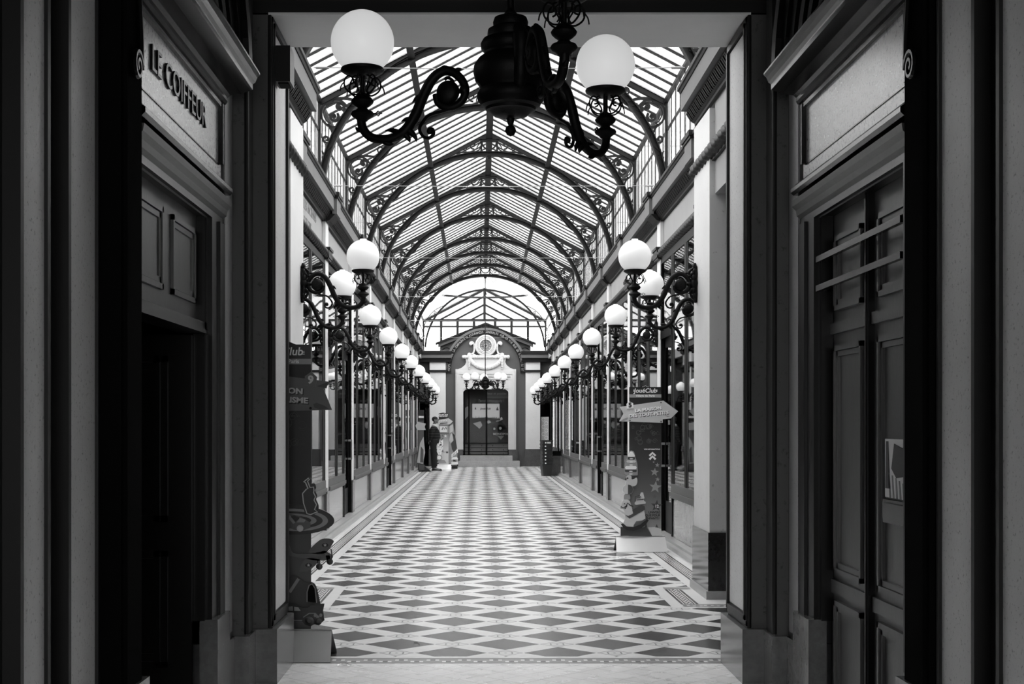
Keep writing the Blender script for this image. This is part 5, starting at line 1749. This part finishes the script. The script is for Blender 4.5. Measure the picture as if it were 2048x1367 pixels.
# lettered arch
t = thing('lettered_arch', 'dark arch with pale raised lettering over the clock doorway', 'arch', (XC, YE, SPZ))
ring = lambda r0, r1, a0, a1, y0, y1, mb: mb.grid([[(r0 * cos(a), y0, r0 * sin(a)), (r0 * cos(a), y1, r0 * sin(a)), (r1 * cos(a), y1, r1 * sin(a)), (r1 * cos(a), y0, r1 * sin(a))] for a in [a0 + (a1 - a0) * k / 60 for k in range(61)]])
a = MB(); ring(1.235, 1.375, -.10, PI + .10, -.10, -.001, a); a.build('letter_band', 'corniced', t, 30)
a = MB(); ring(1.375, 1.41, -.02, PI + .02, -.13, -.001, a); ring(1.41, 1.46, .05, PI - .05, -.09, -.001, a); a.build('outer_moulding', 'cornice', t, 30)
s_ = "PROPRIETE DE LA COMPAGNIE D'ASSURANCES GENERALES SUR LA VIE RUE DE RICHELIEU 87"
lm = MB()
for q, ch in enumerate(s_):
    if ch == ' ':
        continue
    an = PI + .07 - (PI + .14) * (q + .5) / len(s_)
    lm.add(text_mb(ch, .120, .006, .0005), Matrix.Translation((1.305 * cos(an), -.108, 1.305 * sin(an))) @ Matrix.Rotation(-(an - PI / 2), 4, 'Y') @ Matrix.Scale(.72, 4, (1, 0, 0)))
lm.build('raised_lettering', 'tex_mid', t)
# pediment
t = thing('pediment', 'grey gabled pediment with moulded edges above the lettered arch', 'pediment', (XC, YE + .57, 0))
ap = E(0, 643)[1]
lo = E(0, 684)[1]
hw = 101 * ke
a = MB()
a.prism([(-hw * .9, 3.95), (hw * .9, 3.95), (hw * .9, lo - .05), (0, ap - .12), (-hw * .9, lo - .05)], 0.02, .2)
a.build('tympanum', 'wall_end', t)
a = MB()
for s in (-1, 1):
    a.prism([(0, ap), (s * hw, lo), (s * hw, lo - .07), (0, ap - .08)], -.26, .1)
a.build('raking_cornice', 'corniced', t)
a = MB()
for s in (-1, 1):
    a.prism([(0, ap - .08), (s * hw * .95, lo - .05), (s * hw * .95, lo - .15), (0, ap - .2)], -.16, .1)
a.build('raking_moulding', 'cornice', t)
a = MB()
for s in (-1, 1):
    a.ribbon([(s * p[0], p[1]) for p in spiral(.10, ap - .13, .065, .015, PI, 3.6 * PI, 24)], .03, .06, -.3)
    a.ribbon([(s * 1.42 + p[0] * .9, p[1]) for p in oval(0, lo - .36, .2, .2, 24)], .02, .03, .0)
a.build('scroll_ornament', 'arch', t)

# portal surround
t = thing('portal_surround', 'white stone doorway surround with plaster clock ornament base', 'door surround', (XC, YE, 0))
ph = lambda u, v: (E(u, v)[0] - XC, E(u, v)[1])
a = MB()
for (u0, u1, v0, y) in ((911, 913.5, 738, -.10), (913.5, 918, 741, -.13), (918, 922, 748, -.11), (922, 926.5, 753, -.08)):
    for s in (0, 1):
        x0_, x1_ = ph(u0, 0)[0], ph(u1, 0)[0]
        if s:
            x0_, x1_ = -x1_, -x0_
        a.box(x0_, x1_, y, 0.02, .60, ph(0, {738: 741, 741: 748, 748: 753, 753: 758}[v0])[1])
    vb = {738: 741, 741: 748, 748: 753, 753: 758}[v0]
    a.box(ph(u0, 0)[0], -ph(u0, 0)[0], y, .02, ph(0, vb)[1], ph(0, v0)[1])
a.box(ph(926, 0)[0], -ph(926, 0)[0], -.05, .02, ph(0, 778)[1], ph(0, 757)[1])
a.build('moulded_frame', 'stonew', t)
a = MB()
for s in (-1, 1):
    cx_, cz_, r_ = s * (-ph(926, 0)[0] - .16), ph(0, 787)[1], .16
    a.prism([(s * -ph(925, 0)[0], cz_), (s * -ph(925, 0)[0], ph(0, 777)[1]), (cx_, ph(0, 777)[1])] + [(cx_ + s * r_ * sin(k * PI / 16), cz_ + r_ * cos(k * PI / 16)) for k in range(1, 8)], -.05, .02)
a.build('rounded_corner', 'stonew', t)
a = MB()
for s in (-1, 1):
    x0_, x1_ = ph(910, 0)[0] - .04, ph(926, 0)[0]
    if s > 0:
        x0_, x1_ = -x1_, -x0_
    a.box(x0_, x1_, -.14, .02, .0, .60)
a.build('plinth', 'plinth', t)
a = MB()
cv = [(-.98 + .0, 3.47), (-.86, 3.52), (-.74, 3.62), (-.70, 3.72), (-.72, 3.84), (-.78, 3.92)]
a.prism(cv + [(-p[0], p[1]) for p in cv[::-1]], -.09, .02)
a.build('concave_gable', 'stonew', t)
a = MB()
for k in range(30):
    x = -.80 + 1.6 * k / 29
    a.ball((x, -.11, 3.905), .068 * (1 + .12 * (k % 2)), 8, 6, (.8, .8, 1))
for s in (-1, 1):
    for k in range(8):
        a.ball((s * .585, -.14, 3.93 - k * .055), .052 - .003 * abs(k - 3) * (1 if k > 3 else .4), 8, 6, (1, .7, 1))
    a.ball((s * .585, -.14, 3.47), .03, 8, 6)
for k in range(34):
    an = PI + PI * (k + .5) / 34
    a.ball((.56 * cos(an), -.13, 3.93 + .42 * sin(an)), .058 + .018 * sin(PI * (k + .5) / 34) + (.008 if k % 2 else 0), 8, 6, (1, .7, 1))
a.build('garland', 'carved', t)

CZ = E(0, 691)[1]
t = thing('wall_clock', 'round dark-faced clock in a wide white carved plaster ring above the doorway', 'clock', (XC, YE - .06, CZ))
a = MB(); a.lathe([(.385, .06), (.39, -.04), (.37, -.09), (.335, -.10), (.32, -.075), (.25, -.075), (.24, -.10), (.215, -.10), (.205, -.06), (.205, .06)], 48, (0, 0, 0), 'y')
a.build('plaster_ring', 'stonew', t, 40)
a = MB()
for k in range(36):
    an = 2 * PI * k / 36
    a.ball((.285 * cos(an), -.085, .285 * sin(an)), .022, 6, 5, (1.2, .8, .8))
a.build('carved_leaves', 'carved', t)
a = MB(); a.lathe([(.001, -.03), (.207, -.03), (.207, .02), (.001, .02)], 40, (0, 0, 0), 'y'); dl = a.build('dial', 'dial', t)
a = MB()
for k in range(12):
    an = PI / 2 - 2 * PI * k / 12
    q = text_mb(['XII', 'I', 'II', 'III', 'IIII', 'V', 'VI', 'VII', 'VIII', 'IX', 'X', 'XI'][k], .055, .002, .0012)
    a.add(q, Matrix.Translation((.158 * cos(an), -.033, .158 * sin(an))) @ Matrix.Rotation(-(an - PI / 2), 4, 'Y') @ Matrix.Scale(.8, 4, (1, 0, 0)))
a.ribbon([(.06 * cos(k * PI / 12), .06 * sin(k * PI / 12)) for k in range(25)], .012, .004, -.032)
a.build('numerals', 'tex_light', dl)
a = MB()
for an, l, w_ in ((math.radians(197), .175, .02), (math.radians(15), .07, .02), (math.radians(262), .11, .026)):
    a.ribbon([(0, 0), (l * cos(an), l * sin(an))], [w_, w_ * .5], .004, -.040)
a.build('clock_hands', 'blackb', t)
a = MB()
for s in (-1, 1):
    a.ribbon([(s * p[0], p[1]) for p in smooth_path([(.58, -.40), (.60, -.33), (.54, -.30), (.49, -.34), (.45, -.27), (.41, -.16), (.41, -.02), (.42, .06), (.47, .12), (.54, .12), (.56, .06), (.51, .03)], 5)], .06, .1, 0)
    a.lathe([(.001, -.08), (.07, -.08), (.075, .05), (.001, .05)], 16, (s * .585, 0, -.32), 'y')
    a.lathe([(.001, -.08), (.055, -.08), (.06, .05), (.001, .05)], 14, (s * .51, 0, .08), 'y')
    for k in range(6):
        a.ball((s * (.30 + .04 * k), -.03, -.38 + .018 * k * (1 if k < 3 else 1)), .035, 7, 5)
a.build('side_volutes', 'carved', t, 40)

# steps
for k, (u0, u1, y0, z0, z1) in enumerate(((916.5, 1039.5, 48.0, 0, .205), (920, 1025, 48.35, .205, .385))):
    o = MB().box(E(u0, 0)[0] * (y0 / YE), E(u1, 0)[0] * (y0 / YE), y0, YE + (.35 if k else 0.0), z0, z1).build('stone_step', 'step')
    tag(o, ('lower wide' if k == 0 else 'upper narrow') + ' worn stone step in front of the clock doorway', 'step', 'doorway steps')

# glazed portal door with shop display
YD = YE + .22
kd = YD / F
S2 = lambda u, v: ((u - 971.5) * kd, 1.5 - (v - 848) * kd)
SS = lambda pts: [S2(*p) for p in pts]
door_n[0] += 1
t = thing('door_%d' % door_n[0], None, None, (XC, YD, 0), kind='structure')
a = MB()
for u, hw_ in ((929, .022), (937.8, .03), (973, .03), (1017, .022)):
    a.box(S2(u, 0)[0] - hw_, S2(u, 0)[0] + hw_, -.03, .03, .385, 2.78)
a.box(S2(926, 0)[0], S2(1019, 0)[0], -.03, .03, .385, .42); a.box(S2(926, 0)[0], S2(1019, 0)[0], -.02, .02, S2(0, 885.5)[1] - .01, S2(0, 885.5)[1] + .012)
a.build('door_frame', 'wood', t)
a = MB(); a.box(S2(926, 0)[0], S2(1019, 0)[0], -.004, .004, S2(0, 885)[1], 2.8); a.build('door_glass', 'glass_door', t)
a = MB()
for k in range(3):
    v0 = 887.5 + k * 8
    a.box(S2(926, 0)[0], S2(1019, 0)[0], .04, .07, S2(0, v0 + 6.4)[1], S2(0, v0)[1])
b = a.build('wooden_slat', 'woodm', t)
a = MB()
for k in range(3):
    for u in (941.5, 963.5, 985.5, 1007):
        a.ball((S2(u, 0)[0], .035, S2(0, 890.7 + 8 * k)[1]), .020, 8, 6)
a.build('bolt_heads', 'plastic', b)
yb = YE + .62
t = thing('display_backdrop', 'dark printed backdrop with toy graphics behind the clock doorway glass', 'backdrop', (XC, yb, 0))
a = MB(); a.box(S2(922, 0)[0], S2(1023, 0)[0], 0, .03, .62, 2.85); a.build('panel', 'tex_dark', t)
b = piece(t, 'banner', 'tex_mid', [SS([(973.5, 795.5), (1016, 795.5), (1016, 778), (973.5, 778)])], 0, .01)
txt(b, 'banner_text', 'white', 'Jeux et puzzles', .118, *S2(993.5, 786), -.014, .003, 0, 'CENTER', .002, .2)
txt(t, 'backdrop_text', 'tex_mid', "l'année Monopoly !", .12, *S2(983, 800.5), -.003, .002, 0, 'CENTER', .002)
b = piece(t, 'logo_plate', 'blackb', [SS([(984, 871), (1016, 871), (1016, 864.5), (984, 864.5)])], 0, .012)
txt(b, 'logo_text', 'tex_light', 'MONOPOLY', .112, *S2(1004, 867.8), -.016, .003, 0, 'CENTER', .002)
piece(t, 'printed_triangle', 'tex_mid', [SS([(995, 871), (1009, 871), (1002, 879)])], 0, .004)
b = piece(t, 'printed_wheel', 'blackb', [oval(*S2(989, 857), .11, .11, 20), oval(*S2(1001, 856), .13, .13, 20), SS([(984, 852), (990, 843), (1004, 842), (1012, 852), (1012, 858), (990, 860)])], -.002, .006)
piece(b, 'wheel_hub', 'tex_light', [oval(*S2(989, 857), .04, .04, 14), oval(*S2(1001, 856), .05, .05, 14)], -.01, .003)
piece(t, 'printed_card', 'tex_light', [SS([(946, 846), (961, 842), (965, 850), (959, 857)]), SS([(935, 812), (937, 812), (937, 830), (930, 838), (930, 815)])], 0, .004)
piece(t, 'printed_spark', 'white', [SS([(974, 842), (979, 838), (980, 841), (983, 844), (976, 847)]), SS([(992, 842), (1004, 833), (1006, 838), (994, 844)])], 0, .004)
t = thing('screen', 'bright wall screen showing a snowy forest behind the clock doorway glass', 'screen', (XC, yb - .06, 0))
a = MB(); a.box(S2(942.5, 0)[0], S2(1000.5, 0)[0], 0, .05, S2(0, 840)[1], S2(0, 805.5)[1]); a.build('screen_case', 'plastic', t)
piece(t, 'screen_panel', 'screen', [SS([(944.5, 838.5), (999.5, 838.5), (999.5, 806.5), (944.5, 806.5)])], 0, .004)
tr_ = []
rnd = random.Random(9)
for q in range(26):
    u = 945.5 + q * 2.1
    h_ = rnd.uniform(2.5, 7)
    tr_.append(SS([(u - 1.2, 837.5), (u, 837.5 - h_), (u + 1.2, 837.5)]))
tr_.append(SS([(992, 820), (995, 812), (998, 820)])); tr_.append(SS([(949, 818), (951, 813), (953, 818)]))
tr_.append(SS([(944.5, 838.5), (944.5, 836), (972, 834), (999.5, 837), (999.5, 838.5)]))
piece(t, 'screen_trees', 'tex_dark', tr_, -.005, .001)
txt(t, 'screen_text', 'blackb', 'JouéClub', .10, *S2(971, 816.5), -.006, .003, 0, 'CENTER', .001, .2)

# stone-based glass display case on the right, beside the baskets
t = thing('display_case', 'narrow glass display case on a speckled granite base near the far right doorway', 'display case', (2.22, 40.32, 0))
a = MB(); a.box(-.155, .14, -.25, .25, 0, .58); a.build('base', 'plinth', t)
a = MB(); a.box(-.165, .14, -.26, .26, .58, .62); a.box(-.155, .14, -.25, .25, .62, .72); a.box(-.155, .14, -.25, .25, 2.32, 2.42)
for x in (-.15, .06):
    a.box(x, x + .035, -.25, -.21, .7, 2.34)
a.build('frame', 'wood', t)
a = MB(); a.box(-.14, .13, -.235, -.228, .7, 2.34); a.build('glass', 'glass', t)
a = MB(); a.box(.0, .04, -.20, -.17, .72, 2.3); a.box(.05, .13, -.2, .2, .72, 2.3); a.build('inner_panel', 'tex_light', t)

# stack of shopping baskets
for k in range(8):
    z = .13 + k * .105
    z0 = 0.012 if k == 0 else z - .02
    t = thing('shopping_basket', 'black shopping basket, %s of the nested stack by the far door' % ('bottom one' if k == 0 else 'topmost' if k == 7 else ordinal(k) + ' above the bottom'), 'basket', ((1093.3 - 960) * 39.75 / F - .01 + .004 * math.sin(k * 2), 39.76, 0 if k == 0 else z0), 0.12, 'nested shopping baskets')
    if k == 0:
        t.location.z = 0
        zb_, zt_ = 0.0, .33
    else:
        t.location.z = .10 + k * .098
        zb_, zt_ = .10, .235
    a = MB()
    wb, wt, db, dt = .118, .150, .20, .24
    ring4 = lambda w_, d_, z_: [(-w_, -d_, z_), (w_, -d_, z_), (w_, d_, z_), (-w_, d_, z_)]
    if k == 0:
        a.grid([ring4(.115, .16, .0), ring4(.118, .18, .02), ring4(.150, .235, zt_), ring4(.142, .228, zt_), ring4(.110, .17, .03)], True, True)
    else:
        a.grid([ring4(.134, .21, zb_ + .03), ring4(.150, .235, zt_), ring4(.142, .228, zt_), ring4(.126, .20, zb_ + .035)], True, False)
    a.build('basket_body', 'plastic', t)
    a = MB()
    for (q, w_, d_) in ((zt_ - .012, .158, .243),):
        a.grid([ring4(w_, d_, q), ring4(w_, d_, q + .022), ring4(w_ - .02, d_ - .02, q + .022), ring4(w_ - .02, d_ - .02, q)], True, False)
    a.build('rim', 'plastic', t)
    if k > 0:
        a = MB(); a.lathe([(.001, -.262), (.017, -.260), (.021, -.250), (.021, -.238), (.001, -.238)], 14, (-.062, 0, zt_ - .055), 'y')
        a.build('handle_pivot', 'white', t)
        if k == 7:
            a = MB(); a.box(-.02, .085, -.252, -.238, zt_ - .075, zt_ - .03); a.build('price_label', 'tex_light', t)

# ------------------------------------------------------------------ litter on the near floor
t = thing('plastic_wrapper', 'crumpled clear plastic wrapper on the cream tiles by the left sign', 'litter', ((686 - 960) * 8.47 / F, 8.47, 0))
a = MB()
rnd = random.Random(2)
pts = []
for i in range(7):
    pts.append([(-.035 + i * .014 + rnd.uniform(-.008, .008), rnd.uniform(-.01, .01) + j * .012 - .03, max(.001, .022 * math.exp(-((i - 3) / 2.2) ** 2) * (1.2 - abs(j - 3) * .25) + rnd.uniform(0, .012))) for j in range(7)])
for i in range(6):
    for j in range(6):
        a.quad(pts[i][j], pts[i + 1][j], pts[i + 1][j + 1], pts[i][j + 1])
m_, nt, out = nodes_of('clear_film')
g = G(nt)
x_ = g.n('ShaderNodeMixShader'); tr2 = g.n('ShaderNodeBsdfTransparent'); gl2 = g.n('ShaderNodeBsdfGlossy'); gl2.inputs['Roughness'].default_value = .08
x_.inputs[0].default_value = .3
nt.links.new(tr2.outputs[0], x_.inputs[1]); nt.links.new(gl2.outputs[0], x_.inputs[2]); nt.links.new(x_.outputs[0], out.inputs[0])
M['film'] = m_
a.build('film', 'film', t)
t = thing('dry_leaf', 'small dark curled leaf lying on a dark floor lozenge near the left sign', 'leaf', ((833 - 960) * 9.4 / F, 9.4, 0))
a = MB(); a.grid([[(-.024, .004, .012), (-.022, -.004, .013)], [(-.012, .012, .004), (-.012, -.010, .003)], [(.004, .012, .003), (.004, -.012, .002)], [(.018, .008, .008), (.018, -.006, .010)], [(.026, .003, .014), (.026, -.002, .015)]], False, False)
a.build('blade', 'hair', t)

# ------------------------------------------------------------------ standing man
def skin_body(name, verts, edges, mtl, parent, sub=2):
    me = bpy.data.meshes.new(name)
    me.from_pydata([v[:3] for v in verts], edges, [])
    o = link(name, me, parent)
    me.materials.append(M[mtl] if isinstance(mtl, str) else mtl)
    md = o.modifiers.new('skin', 'SKIN')
    md.use_smooth_shade = True
    for i, v in enumerate(verts):
        sv = me.skin_vertices[0].data[i]
        r = v[3]
        sv.radius = r if isinstance(r, tuple) else (r, r)
    me.skin_vertices[0].data[0].use_root = True
    sb = o.modifiers.new('sub', 'SUBSURF')
    sb.levels = sb.render_levels = sub
    return o


def mat_stripes():
    m, nt, out = nodes_of('striped_jumper')
    g = G(nt)
    s = g.n('ShaderNodeSeparateXYZ')
    nt.links.new(g.obj(), s.inputs[0])
    f = g.lt(g.fr(g.mul(s.outputs[2], 1 / .085)), .14)
    g.bsdf(out, g.grey(g.mix(f, .012, .06)), .85, 0, .2)
    return m


M['jumper'] = mat_stripes()
pm = thing('person', 'man in dark striped jumper and trousers standing with hands behind his back', 'person', ((867.5 - 960) * 44.4 / F, 44.4, 0), 0)
pm.scale = (1.0, 1.0, 1.0)
# body faces +x
bv = [(-.02, 0, .92, (.13, .16)), (.0, 0, 1.06, (.145, .165)), (.0, 0, 1.22, (.14, .175)), (-.01, 0, 1.38, (.105, .17)), (.0, 0, 1.475, (.055, .065)), (.035, 0, 1.53, (.052, .052)),
      (.05, 0, 1.60, (.088, .070)), (.055, 0, 1.66, (.092, .075)), (.045, 0, 1.72, (.06, .055)),
      (-.02, -.10, .84, .095), (-.005, -.10, .48, .065), (-.02, -.10, .10, .045), (.02, -.10, .05, .042), (.12, -.115, .035, .035),
      (-.02, .10, .84, .095), (.02, .10, .48, .065), (.02, .10, .10, .045), (.06, .10, .05, .042), (.16, .115, .035, .035),
      (-.01, -.19, 1.38, .058), (-.06, -.235, 1.12, .046), (-.12, -.13, .94, .034), (-.01, .19, 1.38, .058), (-.06, .235, 1.12, .046), (-.12, .13, .95, .034)]
be = [(0, 1), (1, 2), (2, 3), (3, 4), (4, 5), (5, 6), (6, 7), (7, 8), (0, 9), (9, 10), (10, 11), (11, 12), (12, 13), (0, 14), (14, 15), (15, 16), (16, 17), (17, 18), (3, 19), (19, 20), (20, 21), (3, 22), (22, 23), (23, 24)]
body = skin_body('body', bv, be, 'skin', pm)
cl = lambda v, e: (v[0], v[1], v[2], tuple(r + e for r in v[3]) if isinstance(v[3], tuple) else v[3] + e)
tv = [cl(bv[0], .028), cl(bv[9], .02), cl(bv[10], .028), (bv[11][0] + .005, bv[11][1], .13, .066), (bv[11][0] + .012, bv[11][1], .085, .064), cl(bv[14], .02), cl(bv[15], .028), (bv[16][0] + .005, bv[16][1], .13, .066), (bv[16][0] + .012, bv[16][1], .085, .064), (-.01, 0, 1.0, (.155, .18))]
skin_body('trousers', tv, [(0, 1), (1, 2), (2, 3), (3, 4), (0, 5), (5, 6), (6, 7), (7, 8), (0, 9)], 'cloth', pm)
jv = [(.01, 0, .95, (.172, .188)), (.03, 0, 1.10, (.195, .205)), (.02, 0, 1.24, (.18, .205)), (-.005, 0, 1.38, (.13, .185)), (.0, 0, 1.45, (.075, .09)),
      cl(bv[19], .018), cl(bv[20], .018), (-.115, -.15, .965, .046), cl(bv[22], .018), cl(bv[23], .018), (-.115, .15, .975, .046)]
a = MB()
a.grid([[(-.005 + rx * cos(q), ry * sin(q), z_) for q in [2 * PI * j / 20 for j in range(20)]] for rx, ry, z_ in ((.160, .185, .88), (.178, .195, .93), (.182, .198, 1.0), (.16, .18, 1.03))], True, True)
a.build('waistband', 'cloth', pm, 60)
skin_body('striped_jumper', jv, [(0, 1), (1, 2), (2, 3), (3, 4), (3, 5), (5, 6), (6, 7), (3, 8), (8, 9), (9, 10)], 'jumper', pm)
a = MB(); a.lathe([(.070, 1.445), (.078, 1.46), (.070, 1.50), (.058, 1.505), (.058, 1.45)], 18, (.012, 0, 0)); a.build('shirt_collar', 'white', pm, 50)
a = MB()
a.ball((.036, 0, 1.668), .104, 18, 12, (.98, .80, .86))
o_h = a.build('hair', 'hair', pm, 60)
# face: nose, brow, mouth, ear, spectacles
a = MB()
a.grid([[(.135, -.012, 1.63), (.135, .012, 1.63), (.135, .004, 1.68), (.135, -.004, 1.68)], [(.168, -.012, 1.632), (.168, .012, 1.632), (.150, .005, 1.675), (.150, -.005, 1.675)]])
a.ball((.163, 0, 1.634), .015, 8, 6)
a.ball((.132, 0, 1.595), .026, 8, 6, (.6, 1, .4))
a.ball((.112, 0, 1.555), .034, 10, 8, (1, 1, .8))
a.ball((.095, 0, 1.625), .078, 14, 10, (.72, .84, 1.25))
for s in (-1, 1):
    a.ball((.03, s * .096, 1.635), .028, 8, 6, (.7, .35, 1.1))
a.build('face', 'skin', pm, 60)
a = MB()
for s in (-1, 1):
    a.tube([(.152 + .002 * cos(q), s * (.034) + .024 * cos(q), 1.665 + .017 * sin(q)) for q in [2 * PI * k / 12 for k in range(13)]], .003, 5)
    a.tube([(.152, s * .058, 1.668), (.03, s * .092, 1.668)], .0028, 5)
a.build('spectacles', 'blackb', pm)
for s, vx in ((-1, bv[13]), (1, bv[18])):
    a = MB()
    x0 = vx[0] - .20
    rr = []
    for k, (dx, w_, h_) in enumerate(((0, .034, .07), (.04, .043, .105), (.10, .042, .10), (.17, .045, .07), (.25, .043, .055), (.285, .022, .03))):
        rr.append([(x0 + dx + .02, vx[1] * .97 + w_ * cos(q), max(.0, h_ / 2 + h_ / 2 * sin(q))) for q in [2 * PI * j / 12 for j in range(12)]])
    a.grid(rr, True, True)
    a.build('shoe', 'shoe', pm, 60)
for s in (-1, 1):
    hv = [(-.125, s * .125, .935, .032), (-.145, s * .085, .895, (.036, .022))]
    hed = [(0, 1)]
    for q in range(4):
        b0 = len(hv)
        hv.append((-.155 - .004 * q, s * .06 - s * .0, .915 - q * .018, .010))
        hv.append((-.168, s * .025, .912 - q * .018, .009))
        hv.append((-.160, s * .0, .908 - q * .017, .008))
        hed += [(1, b0), (b0, b0 + 1), (b0 + 1, b0 + 2)]
    b0 = len(hv)
    hv += [(-.125, s * .085, .915, .011), (-.120, s * .055, .925, .009)]
    hed += [(1, b0), (b0, b0 + 1)]
    skin_body('hand', hv, hed, 'skin', pm, 1)

# ------------------------------------------------------------------ buildings of the courtyard beyond the glass
t = thing('apartment_building', 'pale apartment facade with shuttered windows seen faintly through the roof glass', 'building', (C, 62, 0))
a = MB(); a.box(-16, 16, 0, 1, 6.0, 27); a.build('wall', 'facade', t)
a = MB()
for z in (10.9, 14.35, 17.8, 21.3, 24.8):
    a.box(-16, 16, -.22, 0, z - .28, z)
a.build('string_course', 'shutter', t)
for f_, z in enumerate((7.9, 11.3, 14.75, 18.2, 21.7)):
    for k in range(9):
        x = -9.6 + 2.4 * k
        wn = MB(); wn.box(x - .55, x + .55, -.03, .02, z, z + 2.1)
        w_ = wn.build('window', 'pane_far', t)
        sh = MB()
        for s in (-1, 1):
            sh.box(x + s * .58, x + s * 1.12, -.08, 0, z - .02, z + 2.12)
        sh.build('shutter', 'shutter', w_)
        if f_ in (1, 3):
            rl = MB(); rl.box(x - .75, x + .75, -.4, -.37, z + .82, z + .86); rl.box(x - .75, x + .75, -.4, -.37, z, z + .05)
            for q in range(13):
                rl.box(x - .75 + q * .122, x - .73 + q * .122, -.4, -.37, z, z + .84)
            rl.build('balcony_rail', 'rail_far', w_)

# ------------------------------------------------------------------ outside ground, light
w = MB(); w.box(C - 40, C + 40, 8, 70, -.35, -.3)
tag(w.build('ground', 'facade'), kind='structure')
wd = bpy.data.worlds.new('overcast')
SC.world = wd
wd.use_nodes = True
bg = wd.node_tree.nodes['Background']
bg.inputs[0].default_value = (1, 1, 1, 1)
bg.inputs[1].default_value = 5.4

SC.view_settings.view_transform = 'Standard'
SC.view_settings.look = 'None'
SC.view_settings.gamma = 1
SC.view_settings.use_curve_mapping = False
SC.view_settings.exposure = 0.0
cy_ = SC.cycles
cy_.max_bounces = 7
cy_.diffuse_bounces = 4
cy_.glossy_bounces = 4
cy_.transparent_max_bounces = 16
cy_.caustics_reflective = False
cy_.caustics_refractive = False
cy_.use_denoising = True
cy_.sample_clamp_indirect = 6.0
